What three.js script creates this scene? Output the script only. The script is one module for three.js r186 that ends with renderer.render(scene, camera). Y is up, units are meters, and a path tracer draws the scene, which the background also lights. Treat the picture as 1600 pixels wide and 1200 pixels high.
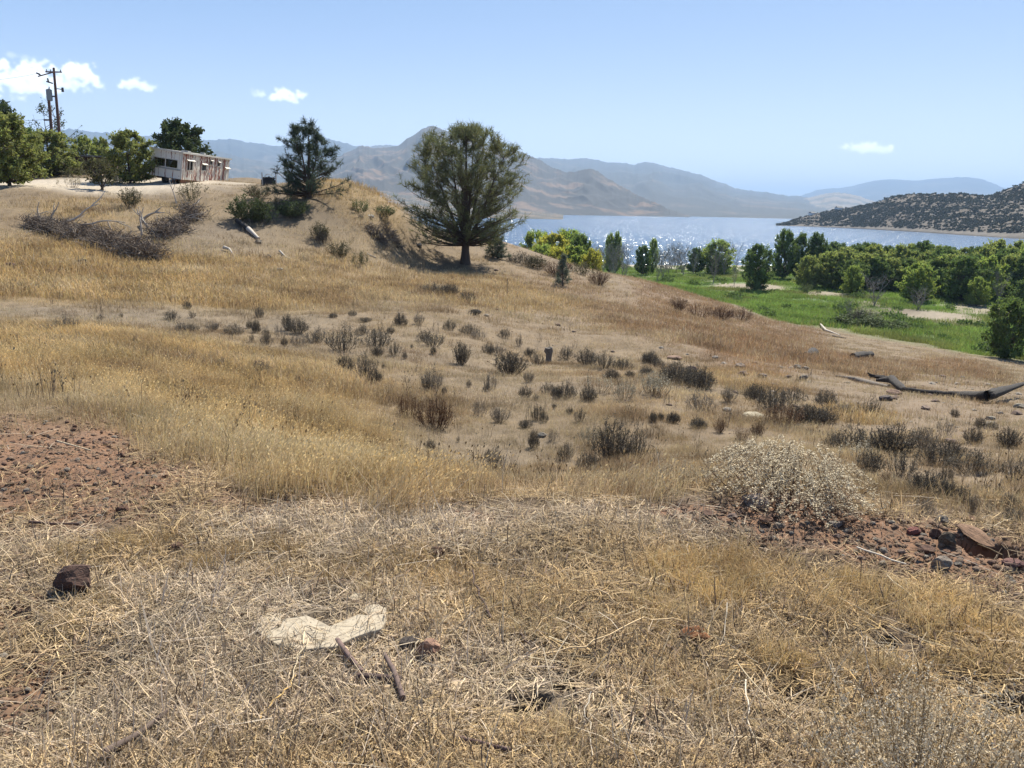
import * as THREE from 'three';
import { mergeGeometries } from 'three/addons/utils/BufferGeometryUtils.js';
import { createNoise2D, createNoise3D } from 'simplex-noise';

// ---------- camera, sky, sun, air, exposure ----------
const scene = new THREE.Scene();
const camera = new THREE.PerspectiveCamera(50, 4 / 3, 0.05, 60000);
const EYE = 1.6;
camera.rotation.order = 'YXZ';
camera.position.set(0, EYE, 0);
camera.rotation.set(THREE.MathUtils.degToRad(-12.0), 0, THREE.MathUtils.degToRad(1.2));
camera.updateMatrixWorld(true);
const renderer = new THREE.WebGLRenderer({ antialias: true });
renderer.toneMapping = THREE.LinearToneMapping;
renderer.toneMappingExposure = 2.5;
renderer.shadowMap.enabled = true;
const SUN_AZ = 24, SUN_EL = 48;                       // degrees right of the view, degrees up
const RAD = Math.PI / 180;
const SUN = new THREE.Vector3(Math.sin(SUN_AZ * RAD) * Math.cos(SUN_EL * RAD), Math.sin(SUN_EL * RAD), -Math.cos(SUN_AZ * RAD) * Math.cos(SUN_EL * RAD));
const sun = new THREE.DirectionalLight(new THREE.Color(1, 0.945, 0.83), 4.3);
sun.name = 'sun';
sun.position.copy(SUN).multiplyScalar(300);
sun.castShadow = true;
Object.assign(sun.shadow.camera, { left: -160, right: 160, top: 160, bottom: -160, near: 1, far: 700 });
sun.shadow.mapSize.set(4096, 4096);
scene.add(sun, sun.target);
scene.fog = new THREE.FogExp2(new THREE.Color(0.47, 0.69, 1.0), 1.1e-4);

function rng(seed) { let a = seed >>> 0; return () => { a = (a + 0x6d2b79f5) | 0; let t = Math.imul(a ^ (a >>> 15), 1 | a); t = (t + Math.imul(t ^ (t >>> 7), 61 | t)) ^ t; return ((t ^ (t >>> 14)) >>> 0) / 4294967296; }; }
const n2 = createNoise2D(rng(11)), n3 = createNoise3D(rng(12));
const clamp = (x, a = 0, b = 1) => Math.min(b, Math.max(a, x)), lerp = (a, b, t) => a + (b - a) * t;
const sstep = (a, b, x) => { const t = clamp((x - a) / (b - a)); return t * t * (3 - 2 * t); };
function fbm(x, y, o = 4, g = 0.5) { let s = 0, a = 1, f = 1, t = 0; for (let i = 0; i < o; i++) { s += a * n2(x * f + i * 17.3, y * f - i * 9.1); t += a; a *= g; f *= 2.03; } return s / t; }
const V3 = (x, y, z) => new THREE.Vector3(x, y, z);

// A direction of the photograph's frame (1600 x 1200) as azimuth (right of straight ahead) and elevation.
const FPX = 600 / Math.tan(camera.fov * RAD / 2);
function look(u, v) {
  const d = V3((u - 800) / FPX, (600 - v) / FPX, -1).applyQuaternion(camera.quaternion).normalize();
  return { d, az: Math.atan2(d.x, -d.z), el: Math.asin(d.y) };
}

// The sky: blue overhead, pale towards the horizon, a few small fair-weather clouds.
{
  const W = 4096, H = 2048, data = new Float32Array(W * H * 4);
  const cl = [
    // centre u, v, half-width and half-height in degrees, strength, seed
    [18, 128, 3.9, 1.15, 1.0, 1], [118, 124, 1.75, 1.1, 1.0, 2], [64, 128, 2.2, 1.0, .95, 8], [214, 134, 1.15, 0.52, .85, 3], [448, 152, 1.5, 0.62, .95, 4], [1356, 233, 1.75, 0.5, .95, 5],
    [404, 146, .7, .3, .6, 6], [-160, 140, 6, 1.4, 1, 7], [30, 88, .9, .22, .25, 9],
  ].map(([u, v, w, h, k, s]) => ({ ...look(u, v), w: w * RAD, h: h * RAD, k, s }));
  for (let row = 0; row < H; row++) {
    const el = ((row + 0.5) / H - 0.5) * Math.PI, up = Math.max(0, Math.sin(el));
    // air mass term: 1 at the horizon, falling upwards
    const a = Math.exp(-up * 3.6), b = Math.exp(-up * 11);
    const base = [0.04 + 0.105 * a + 0.64 * b, 0.09 + 0.225 * a + 0.53 * b, 0.22 + 0.385 * a + 0.27 * b];
    for (let col = 0; col < W; col++) {
      const ro = ((col + 0.5) / W - 0.5) * 2 * Math.PI, x = Math.cos(ro) * Math.cos(el), y = Math.sin(el), z = Math.sin(ro) * Math.cos(el);
      const c = x * SUN.x + y * SUN.y + z * SUN.z, glow = Math.pow(Math.max(0, c), 4) * 0.13 + Math.pow(Math.max(0, c), 40) * 0.5;
      let r = base[0] * (1 + .25 * c) + glow, g = base[1] * (1 + .18 * c) + glow * .97, bl = base[2] * (1 + .10 * c) + glow * .9;
      if (el > 0 && el < 0.36 && z < 0) {
        const az = Math.atan2(x, -z);
        let al = 0, sh = 0;
        for (const q of cl) {
          const dx = (az - q.az) / q.w, dy = (el - q.el) / q.h;
          if (dx * dx > 2.4 || dy * dy > 4) continue;
          // a flat base and a heaped top
          const yy = dy < 0 ? dy * 1.5 : dy * 0.85, d = dx * dx + yy * yy;
          const f = fbm(az * 48 + q.s * 13, el * 62 + q.s * 7, 6, .55);
          const m = sstep(0.0, 0.55, 1 - d + f * 1.15 - 0.30) * q.k;
          if (m > al) { al = m; sh = clamp(0.42 + dy * 0.55 + f * 0.6); }
        }
        if (al > 0) { const L = [lerp(.66, .93, sh), lerp(.76, .95, sh), lerp(.87, .98, sh)]; r = lerp(r, L[0], al); g = lerp(g, L[1], al); bl = lerp(bl, L[2], al); }
      }
      const o = (row * W + col) * 4;
      data[o] = r; data[o + 1] = g; data[o + 2] = bl; data[o + 3] = 1;
    }
  }
  const t = new THREE.DataTexture(data, W, H, THREE.RGBAFormat, THREE.FloatType);
  t.mapping = THREE.EquirectangularReflectionMapping;
  t.magFilter = THREE.LinearFilter; t.needsUpdate = true;
  scene.background = t; scene.environment = t;
  scene.backgroundIntensity = scene.environmentIntensity = 0.8;
}

// ---------- naming ----------
const used = new Map();
function numbered(n) { const k = used.get(n) ?? 0; used.set(n, k + 1); return k ? n + '_' + String(k).padStart(3, '0') : n; }
function tag(o, label, category, group, kind) {
  if (label) o.userData.label = label; if (category) o.userData.category = category;
  if (group) o.userData.group = group; if (kind) o.userData.kind = kind;
  return o;
}
function add(o) { scene.add(o); return o; }
function shade(o) { o.castShadow = o.receiveShadow = true; return o; }
function mesh(name, geo, mat, parent) { const m = shade(new THREE.Mesh(geo, mat)); m.name = parent ? name : numbered(name); (parent ?? scene).add(m); return m; }
function thing(name, label, category, pos, turn = 0, group) {
  const o = new THREE.Group(); o.name = numbered(name); if (pos) o.position.set(...(pos.toArray ? pos.toArray() : pos)); o.rotation.y = turn;
  tag(o, label, category, group); return add(o);
}
function copy(root, pos, turn, sc, label, group) {
  const c = root.clone(); c.name = numbered(root.name.replace(/_\d{3}$/, '')); c.position.copy(pos); c.rotation.y = turn;
  if (sc !== undefined) sc.isVector3 ? c.scale.copy(sc) : c.scale.setScalar(sc);
  c.userData = { ...root.userData }; tag(c, label, null, group); return add(c);
}

// ---------- mesh collector ----------
class Geo {
  constructor() { this.p = []; this.n = []; this.c = []; this.u = []; this.col = [1, 1, 1]; }
  tri(a, b, c, na, nb, nc, ua, ub, uc) {
    if (!na) { const ux = b[0] - a[0], uy = b[1] - a[1], uz = b[2] - a[2], vx = c[0] - a[0], vy = c[1] - a[1], vz = c[2] - a[2]; let x = uy * vz - uz * vy, y = uz * vx - ux * vz, z = ux * vy - uy * vx; const l = Math.hypot(x, y, z) || 1; na = nb = nc = [x / l, y / l, z / l]; }
    this.p.push(...a, ...b, ...c); this.n.push(...na, ...nb, ...nc); this.c.push(...this.col, ...this.col, ...this.col);
    this.u.push(...(ua ?? [a[0], a[1]]), ...(ub ?? [b[0], b[1]]), ...(uc ?? [c[0], c[1]]));
  }
  quad(a, b, c, d) { this.tri(a, b, c); this.tri(a, c, d); }
  // a flat tapered blade through the points, its width along side
  ribbon(pts, w0, w1, side) {
    const k = pts.length - 1;
    for (let i = 0; i < k; i++) {
      const wa = lerp(w0, w1, i / k) / 2, wb = lerp(w0, w1, (i + 1) / k) / 2, A = pts[i], B = pts[i + 1];
      const a = [A[0] - side[0] * wa, A[1] - side[1] * wa, A[2] - side[2] * wa], b = [A[0] + side[0] * wa, A[1] + side[1] * wa, A[2] + side[2] * wa];
      const c = [B[0] + side[0] * wb, B[1] + side[1] * wb, B[2] + side[2] * wb], d = [B[0] - side[0] * wb, B[1] - side[1] * wb, B[2] - side[2] * wb];
      if (wb < 1e-5) this.tri(a, b, c); else this.quad(a, b, c, d);
    }
  }
  tube(pts, radii, sides = 6, cap = true) {
    const rings = [];
    let up = Math.abs(pts[1][1] - pts[0][1]) > 0.8 * Math.hypot(pts[1][0] - pts[0][0], pts[1][1] - pts[0][1], pts[1][2] - pts[0][2]) ? V3(1, 0, 0) : V3(0, 1, 0);
    for (let i = 0; i < pts.length; i++) {
      const a = pts[Math.max(0, i - 1)], b = pts[Math.min(pts.length - 1, i + 1)], t = V3(b[0] - a[0], b[1] - a[1], b[2] - a[2]).normalize();
      const s = up.clone().cross(t).normalize(), w = t.clone().cross(s); up = w.clone();
      const r = Array.isArray(radii) ? radii[i] : radii, ring = [];
      for (let k = 0; k < sides; k++) { const f = k / sides * 2 * Math.PI, n = s.clone().multiplyScalar(Math.cos(f)).addScaledVector(w, Math.sin(f)); ring.push([[pts[i][0] + n.x * r, pts[i][1] + n.y * r, pts[i][2] + n.z * r], n.toArray()]); }
      rings.push(ring);
    }
    let len = 0;
    for (let i = 0; i + 1 < rings.length; i++) {
      const dl = Math.hypot(pts[i + 1][0] - pts[i][0], pts[i + 1][1] - pts[i][1], pts[i + 1][2] - pts[i][2]);
      for (let k = 0; k < sides; k++) {
        const a = rings[i][k], b = rings[i][(k + 1) % sides], c = rings[i + 1][(k + 1) % sides], d = rings[i + 1][k], u0 = k / sides, u1 = (k + 1) / sides;
        this.tri(a[0], b[0], c[0], a[1], b[1], c[1], [u0, len], [u1, len], [u1, len + dl]); this.tri(a[0], c[0], d[0], a[1], c[1], d[1], [u0, len], [u1, len + dl], [u0, len + dl]);
      }
      len += dl;
    }
    if (cap) for (const [i, ring] of [[0, rings[0]], [pts.length - 1, rings[rings.length - 1]]]) for (let k = 0; k < sides; k++) { const a = ring[k][0], b = ring[(k + 1) % sides][0]; i ? this.tri(pts[i], a, b) : this.tri(pts[i], b, a); }
  }
  // box from a to b (min, max), uv in metres
  box(a, b) {
    const [x0, y0, z0] = a, [x1, y1, z1] = b, q = (A, B, C, D, uv) => { this.tri(A, B, C, undefined, undefined, undefined, uv(A), uv(B), uv(C)); this.tri(A, C, D, undefined, undefined, undefined, uv(A), uv(C), uv(D)); };
    const xy = (p) => [p[0], p[1]], zy = (p) => [p[2], p[1]], xz = (p) => [p[0], p[2]];
    q([x0, y0, z1], [x1, y0, z1], [x1, y1, z1], [x0, y1, z1], xy); q([x1, y0, z0], [x0, y0, z0], [x0, y1, z0], [x1, y1, z0], xy);
    q([x1, y0, z1], [x1, y0, z0], [x1, y1, z0], [x1, y1, z1], zy); q([x0, y0, z0], [x0, y0, z1], [x0, y1, z1], [x0, y1, z0], zy);
    q([x0, y1, z1], [x1, y1, z1], [x1, y1, z0], [x0, y1, z0], xz); q([x0, y0, z0], [x1, y0, z0], [x1, y0, z1], [x0, y0, z1], xz);
  }
  get size() { return this.p.length / 9; }
  build() {
    const g = new THREE.BufferGeometry();
    g.setAttribute('position', new THREE.BufferAttribute(new Float32Array(this.p), 3)); g.setAttribute('normal', new THREE.BufferAttribute(new Float32Array(this.n), 3));
    g.setAttribute('color', new THREE.BufferAttribute(new Float32Array(this.c), 3)); g.setAttribute('uv', new THREE.BufferAttribute(new Float32Array(this.u), 2));
    return g;
  }
}

// ---------- the lie of the land ----------
// Control heights: (u, v) names a line of sight, r how far along the ground the surface is met there; a thin plate in (azimuth, log distance) joins them.
const WATER = -12.4;
const CP = [];
function ctl(u, v, r) { const q = look(u, v); CP.push([q.az * 2, Math.log(r), EYE + r * Math.tan(q.el)]); }
function ctlY(u, v, y) { const q = look(u, v), r = (EYE - y) / Math.tan(-q.el); CP.push([q.az * 2, Math.log(r), y]); return r; }
function ctlA(az, r, y) { CP.push([az * RAD * 2, Math.log(r), y]); }
for (const a of [-55, -35, -15, 0, 15, 35, 55]) { ctlA(a, 0.6, 0); ctlA(a, 1.6, 0); }
for (const u of [0, 250, 500, 800, 1100, 1350, 1600]) for (const v of [1100, 980, 890]) ctlY(u, v, 0);
for (const [u, v] of [[0, 640], [0, 760], [120, 665], [200, 692], [300, 735], [400, 768], [500, 790], [600, 797], [700, 795], [800, 788], [900, 784], [1000, 784]]) ctlY(u, v, 0);
for (const [u, v] of [[1100, 792], [1200, 800], [1300, 808], [1400, 820], [1500, 826], [1600, 834]]) ctlY(u, v, 0.05);
for (const [u, v, r] of [
  [50, 560, 13], [0, 590, 9.5], [150, 600, 10.3], [300, 640, 8.7], [450, 700, 7.8],
  [100, 490, 25], [0, 480, 27], [-200, 480, 26], [0, 400, 40], [100, 400, 42], [100, 345, 50], [50, 300, 56], [50, 285, 66], [150, 292, 62], [-200, 300, 58], [-200, 400, 38], [-200, 600, 9.5], [-200, 275, 80],
  [50, 268, 90], [200, 272, 82], [330, 280, 78], [260, 287, 66], [330, 290, 64], [400, 288, 66],
  [200, 310, 56], [300, 295, 60], [300, 330, 54], [300, 380, 46], [300, 450, 34], [300, 520, 23], [400, 600, 13], [200, 540, 17],
  [400, 300, 60], [400, 340, 53], [400, 400, 44], [480, 318, 55], [500, 340, 53], [540, 300, 57], [560, 306, 58], [500, 380, 49], [500, 440, 40], [500, 520, 24], [550, 600, 14.5], [560, 680, 9.8],
  [600, 326, 60], [620, 334, 61], [600, 380, 54], [640, 395, 58], [660, 352, 66], [700, 365, 72], [700, 430, 50], [725, 411, 58.5], [700, 480, 32], [700, 560, 20], [680, 670, 12], [780, 722, 10.2], [800, 640, 13.5], [700, 760, 6.4], [850, 760, 6.6],
  [760, 372, 76], [800, 382, 77], [820, 400, 68], [850, 400, 78], [900, 417, 80], [850, 450, 50], [850, 500, 35], [857, 565, 24], [950, 427, 86], [900, 640, 13.5], [960, 714, 10.4], [1000, 760, 7],
  [1000, 442, 97], [1000, 470, 56], [1000, 520, 32], [1000, 600, 17], [1050, 455, 108], [1100, 700, 11], [1150, 740, 8.3],
  [1100, 468, 115], [1200, 498, 96], [1300, 523, 83], [1400, 546, 74], [1500, 562, 69], [1600, 580, 65], [1750, 610, 58],
  [1100, 500, 60], [1150, 520, 50], [1200, 520, 62], [1200, 560, 32], [1200, 640, 15.5], [1200, 720, 9.6], [1300, 760, 8], [1400, 720, 10.6], [1400, 650, 16.5], [1400, 600, 28], [1400, 570, 50], [1550, 760, 9.2], [1600, 700, 12.5], [1600, 620, 27], [1600, 595, 48], [1750, 700, 12],
]) ctl(u, v, r);
for (const [u, v, r] of [[330, 282, 112], [380, 277, 115], [430, 285, 112], [250, 278, 112], [150, 266, 115], [0, 258, 115], [330, 291, 150], [430, 304, 150], [150, 277, 150], [0, 268, 150]]) ctl(u, v, r);
for (const [a, r, y] of [[-55, 130, 5], [-55, 60, 3.5], [-10, 95, -3], [-16, 100, -.5], [-16, 140, -1], [-4, 110, -7], [1, 104, -8.4], [5, 125, -10.4], [-10, 140, -7], [-4, 150, -10.5], [5, 160, -11.2], [14, 130, -10.6], [20, 110, -10.5], [28, 90, -10.5], [35, 85, -10.5], [55, 60, -10], [55, 90, -10.7],
  [-8, 220, -13], [0, 222, -12.5], [8, 230, -12.5], [16, 245, -12.5], [25, 260, -12.5], [35, 270, -12.5], [55, 270, -12.5], [10, 170, -11.3], [20, 175, -11.2], [30, 175, -11.2], [45, 160, -11.2], [-16, 220, -7], [-25, 220, -2], [-40, 220, 2], [-55, 220, 3],
  [-55, 400, 0], [-35, 400, -4], [-20, 400, -12], [-8, 400, -16], [8, 400, -16], [24, 400, -16], [40, 400, -16], [55, 400, -16]]) ctlA(a, r, y);
const TPS = (() => {
  const n = CP.length, N = n + 3, phi = (d2) => (d2 < 1e-12 ? 0 : 0.5 * d2 * Math.log(d2));
  const M = Array.from({ length: N }, () => new Float64Array(N + 1));
  for (let i = 0; i < n; i++) {
    for (let j = 0; j < n; j++) M[i][j] = phi((CP[i][0] - CP[j][0]) ** 2 + (CP[i][1] - CP[j][1]) ** 2) + (i === j ? 0.0006 : 0);
    M[i][n] = M[n][i] = 1; M[i][n + 1] = M[n + 1][i] = CP[i][0]; M[i][n + 2] = M[n + 2][i] = CP[i][1]; M[i][N] = CP[i][2];
  }
  for (let c = 0; c < N; c++) {
    let p = c; for (let r = c + 1; r < N; r++) if (Math.abs(M[r][c]) > Math.abs(M[p][c])) p = r;
    [M[c], M[p]] = [M[p], M[c]];
    for (let r = c + 1; r < N; r++) { const f = M[r][c] / M[c][c]; if (f) for (let k = c; k <= N; k++) M[r][k] -= f * M[c][k]; }
  }
  const w = new Float64Array(N);
  for (let r = N - 1; r >= 0; r--) { let s = M[r][N]; for (let k = r + 1; k < N; k++) s -= M[r][k] * w[k]; w[r] = s / M[r][r]; }
  return (a, s) => { let y = w[n] + w[n + 1] * a + w[n + 2] * s; for (let i = 0; i < n; i++) y += w[i] * phi((a - CP[i][0]) ** 2 + (s - CP[i][1]) ** 2); return y; };
})();
const AZ1 = 55 * RAD, S0 = Math.log(0.6), S1 = Math.log(400), NA = 331, NS = 430, BASE = new Float32Array(NA * NS);
for (let i = 0; i < NA; i++) for (let j = 0; j < NS; j++) BASE[i * NS + j] = TPS(lerp(-AZ1, AZ1, i / (NA - 1)) * 2, lerp(S0, S1, j / (NS - 1)));
function baseAt(az, s) {
  const x = clamp((az + AZ1) / (2 * AZ1)) * (NA - 1), y = clamp((s - S0) / (S1 - S0)) * (NS - 1), i = Math.min(NA - 2, Math.floor(x)), j = Math.min(NS - 2, Math.floor(y)), f = x - i, g = y - j, o = i * NS + j;
  return lerp(lerp(BASE[o], BASE[o + 1], g), lerp(BASE[o + NS], BASE[o + NS + 1], g), f);
}
// burrows and hollows dug into the pad: x, z, radius, depth (filled in once the pad is known)
const pits = [];
function H(x, z) {
  const r = Math.hypot(x, z), az = Math.atan2(x, -z), s = Math.log(Math.max(r, 0.3));
  let y;
  if (Math.abs(az) <= AZ1) y = baseAt(az, s);
  else { const t = (Math.abs(az) - AZ1) / (Math.PI - AZ1), near = baseAt(Math.sign(az) * AZ1, s), far = baseAt(-Math.sign(az) * AZ1, s); y = lerp(near, (near + far) / 2, t * t * (3 - 2 * t)); }
  if (r > 400) y = lerp(y, WATER - 5, sstep(400, 900, r));
  const w = sstep(0.5, 3, r);
  y += fbm(x * 0.9, z * 0.9, 3) * 0.035 * w * (r < 60 ? 1 : 0) + fbm(x * 0.16, z * 0.16, 3) * 0.11 * sstep(5, 12, r) * (1 - sstep(90, 130, r) * .6);
  if (r < 14) y += (fbm(x * 5.5, z * 5.5, 3) * 0.016 + fbm(x * 17, z * 17, 2) * 0.006) * (1 - sstep(8, 14, r));
  if (r < 12) for (const q of pits) { const d = Math.hypot(x - q[0], (z - q[1]) * (q[4] ?? 1)) / q[2]; if (d < 2) y -= q[3] * (1 - sstep(0.55, 1.15, d + n2(x * 22, z * 22) * 0.14)); }
  return y;
}
// where the line of sight (u, v) meets the ground
function hit(u, v) {
  const { d } = look(u, v);
  let t0 = 0.8, t1 = 0.8;
  for (let i = 0; i < 1400; i++) {
    t1 = t0 * 1.006;
    if (EYE + d.y * t1 < H(d.x * t1, d.z * t1)) {
      for (let k = 0; k < 18; k++) { const m = (t0 + t1) / 2; if (EYE + d.y * m < H(d.x * m, d.z * m)) t1 = m; else t0 = m; }
      return V3(d.x * t1, H(d.x * t1, d.z * t1), d.z * t1);
    }
    t0 = t1; if (t0 > 420) break;
  }
  return null;
}
// the point of the ground straight below the line of sight (u, v) at distance r
function atR(u, v, r) { const { az } = look(u, v), x = r * Math.sin(az), z = -r * Math.cos(az); return V3(x, H(x, z), z); }
function spot(u, v) { const p = hit(u, v); if (!p) throw new Error('no ground at ' + u + ',' + v); return p; }
// metres per photograph pixel at a point
const mpp = (p) => p.distanceTo(camera.position) / FPX;

// ---------- what lies where: patches of soil, straw, gravel and green, as ragged ellipses on the ground ----------
// z(u, v, du, dv): a patch centred where the line of sight (u, v) meets the ground, du wide and dv deep in the same measure
function zone(list) {
  const q = list.map(([u, v, du, dv, k = 1]) => {
    const p = spot(u, v), r = Math.hypot(p.x, p.z), a = Math.atan2(p.x, -p.z);
    const e = hit(u + du, v) ?? p, ea = Math.abs(Math.atan2(e.x, -e.z) - a) || du / FPX, h0 = hit(u, v - dv), h1 = hit(u, v + dv);
    const sA = h0 ? Math.log(Math.hypot(h0.x, h0.z)) : Math.log(r) + 0.3, sB = h1 ? Math.log(Math.hypot(h1.x, h1.z)) : Math.log(r) - 0.3;
    return [a, (sA + sB) / 2, ea, Math.max(0.01, Math.abs(sA - sB) / 2), k];
  });
  return (az, s, ragged) => { let w = 0; for (const e of q) { const d = Math.hypot((az - e[0]) / e[2], (s - e[1]) / e[3]); if (d < 1.6) w = Math.max(w, e[4] * (1 - sstep(0.6, 1.25, d + ragged * 0.55))); } return w; };
}
const Z = {
  gravel: zone([[70, 725, 170, 70, 1.05], [150, 765, 180, 50], [30, 680, 90, 40, .8], [270, 790, 90, 28, .7], [1350, 842, 330, 46, 1.15], [1480, 868, 200, 54, 1.15], [1130, 812, 170, 26, 1.05], [720, 806, 80, 9, .7], [980, 796, 80, 10, .7], [20, 1080, 150, 80, .75], [30, 850, 130, 90, .55], [20, 960, 90, 70, .5], [250, 760, 160, 50, .55], [420, 790, 120, 16, .6], [150, 650, 80, 22, .6]]),
  litter: zone([[560, 830, 330, 34], [420, 960, 260, 60], [60, 880, 120, 60, .7], [250, 940, 200, 40], [1000, 820, 200, 20, .9], [1000, 1130, 300, 60, .8], [300, 1110, 300, 80, .9], [700, 1060, 200, 60, .9], [1560, 890, 100, 20, .5]]),
  tuft: zone([[1090, 905, 110, 44], [1010, 960, 70, 30, .8], [380, 868, 90, 22, .9], [180, 862, 140, 26, .9], [560, 890, 120, 18, .6], [690, 905, 60, 26, .6], [1330, 940, 150, 50, .75], [1500, 1000, 130, 70, .95], [1240, 1060, 60, 40, .9], [1380, 1040, 80, 40, .6], [850, 960, 130, 50, .4], [1010, 1080, 200, 40, .35], [860, 1150, 60, 40, .5], [130, 960, 120, 30, .5], [620, 950, 80, 40, .3], [1180, 900, 120, 40, .6]]),
  tall: zone([[350, 630, 220, 80], [220, 570, 190, 60], [60, 560, 150, 60], [470, 725, 130, 50], [610, 765, 110, 22, .8], [1000, 778, 110, 10, .5]]),
  gold: zone([[120, 420, 240, 62], [60, 540, 140, 45], [350, 440, 200, 50, .7], [180, 330, 160, 18, .8], [560, 320, 60, 34, .8], [700, 450, 260, 24, .6], [500, 410, 200, 30, .5], [1340, 650, 60, 16], [1160, 590, 80, 20, .6]]),
  track: zone([[160, 492, 200, 18, .8], [360, 500, 180, 16, .6], [620, 545, 240, 18, .4], [860, 620, 120, 30, .4], [780, 700, 160, 28, .5], [330, 365, 110, 30, .7], [470, 360, 120, 30, .5], [620, 400, 70, 22, .5], [230, 330, 120, 12, .4]]),
  rust: zone([[1060, 480, 110, 34, .9], [1150, 540, 160, 40], [1000, 500, 110, 36, .8], [1320, 570, 140, 24, .9], [1480, 575, 110, 16, .9], [1230, 520, 80, 24, .9], [900, 450, 100, 20, .5]]),
  bare: zone([[1430, 650, 230, 40], [1250, 600, 160, 30, .7], [860, 400, 120, 24, .8], [1500, 740, 130, 60, .6], [900, 520, 150, 40, .3], [1100, 640, 150, 40, .3], [1520, 610, 140, 20]]),
  road: zone([[60, 288, 260, 7.5], [230, 284, 130, 6], [-120, 290, 200, 9], [330, 285, 60, 3, .7]]),
  sand: zone([[1450, 492, 100, 10], [1530, 484, 80, 9, .9], [1290, 460, 45, 6, .9], [1165, 448, 60, 5], [1010, 412, 90, 5], [1345, 474, 50, 6, .7]]),
  brown: zone([[1370, 482, 90, 12, .8], [1430, 505, 90, 10, .7], [1130, 425, 40, 5, .3]]),
};
const C3 = (r, g, b) => [r, g, b], mix3 = (a, b, t) => [lerp(a[0], b[0], t), lerp(a[1], b[1], t), lerp(a[2], b[2], t)];
function cover(x, z) {
  const r = Math.hypot(x, z), az = Math.atan2(x, -z), s = Math.log(Math.max(r, .3)), k = 6 / Math.max(r, 2);
  const rag = fbm(x * k * .8, z * k * .8, 4, .6), o = { r, az, s, rag };
  for (const n in Z) o[n] = Z[n](az, s, rag + 0);
  o.flat = r > 60 ? sstep(-9.7, -10.5, H(x, z) + rag * .5) : 0;       // the green valley floor
  return o;
}
function groundColor(x, z, y) {
  const o = cover(x, z), f = fbm(x * 1.7, z * 1.7, 4, .6), g = fbm(x * .21 + 5, z * .21, 3);
  let c = mix3([.17, .12, .07], [.27, .195, .11], clamp(.5 + f * .7 + g * .5));
  c = mix3(c, [.33, .225, .095], o.gold * .7);
  c = mix3(c, [.33, .24, .12], o.tall * .6);
  c = mix3(c, [.20, .158, .11], o.track * .7);
  c = mix3(c, [.23, .165, .105], o.bare * .85);
  c = mix3(c, [.22, .135, .078], o.rust * .7);
  if (o.r < 9) { c = mix3(c, [.125, .084, .052], (1 - sstep(4, 8, o.r)) * .85); c = mix3(c, [.20, .16, .115], o.litter * .6); c = mix3(c, [.24, .13, .072], o.gravel * .9); }
  c = mix3(c, [.56, .48, .38], o.road);
  if (o.flat > 0) {
    let v = mix3([.07, .145, .026], [.14, .22, .05], clamp(.5 + fbm(x * .13, z * .13, 4) * .9));
    v = mix3(v, [.16, .165, .05], sstep(.1, .5, fbm(x * .05 + 9, z * .05, 3)) * .8);
    const sp = sstep(.2, .5, fbm(x * .045 + 31, z * .07, 4, .55) + (o.r - 150) / 500) * .3;
    v = mix3(v, [.33, .275, .20], Math.max(o.sand, sp * (o.r > 105 ? 1 : .2)));
    v = mix3(v, [.13, .095, .06], o.brown * .85);
    v = mix3(v, [.46, .42, .34], sstep(195, 222, o.r + fbm(x * .05, z * .05, 3) * 12));
    c = mix3(c, v, o.flat);
  }
  if (o.r > 300) c = mix3(c, [.30, .24, .15], sstep(300, 400, o.r));
  const spk = 1 + n2(x * 3.1 + 7, z * 3.1) * .10 + n2(x * 11, z * 11) * .07;
  return [c[0] * spk, c[1] * spk, c[2] * spk];
}
// Grain for soil: light and dark crumbs, pebbles and straw flecks; one tile is 1.6 m
function soilTexture(size, seed) {
  const R = rng(seed), cv = document.createElement('canvas'); cv.width = cv.height = size;
  const c = cv.getContext('2d'); c.fillStyle = 'rgb(196,196,196)'; c.fillRect(0, 0, size, size);
  const W = (x, y, f) => { for (const i of [-size, 0, size]) for (const j of [-size, 0, size]) if (x + i > -60 && x + i < size + 60 && y + j > -60 && y + j < size + 60) { c.save(); c.translate(x + i, y + j); f(); c.restore(); } };
  for (let k = 0; k < 5200; k++) { const g = 120 + R() * 135 | 0, w = 1 + R() * R() * 9, a = R() * 6.3; c.fillStyle = `rgba(${g},${g - 4},${g - 10},.55)`; W(R() * size, R() * size, () => { c.rotate(a); c.beginPath(); c.ellipse(0, 0, w, w * .6, 0, 0, 7); c.fill(); }); }
  for (let k = 0; k < 4200; k++) { const g = R() < .65 ? 205 + R() * 50 | 0 : 90 + R() * 60 | 0, l = 6 + R() * 34, a = R() * 6.3, b = (R() - .5) * 10; c.strokeStyle = `rgba(${g},${g - 8},${g - 26},.75)`; c.lineWidth = .8 + R() * 1.4; W(R() * size, R() * size, () => { c.rotate(a); c.beginPath(); c.moveTo(-l, 0); c.quadraticCurveTo(0, b, l, 0); c.stroke(); }); }
  const t = new THREE.CanvasTexture(cv); t.colorSpace = THREE.SRGBColorSpace; t.wrapS = t.wrapT = THREE.RepeatWrapping; t.magFilter = THREE.LinearFilter; t.anisotropy = 8; return t;
}
const soil = soilTexture(1024, 5);
const soilBump = soil.clone(); soilBump.colorSpace = THREE.NoColorSpace;
const groundMat = new THREE.MeshStandardMaterial({ map: soil, bumpMap: soilBump, bumpScale: 0.006, vertexColors: true, roughness: 1 });

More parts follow.
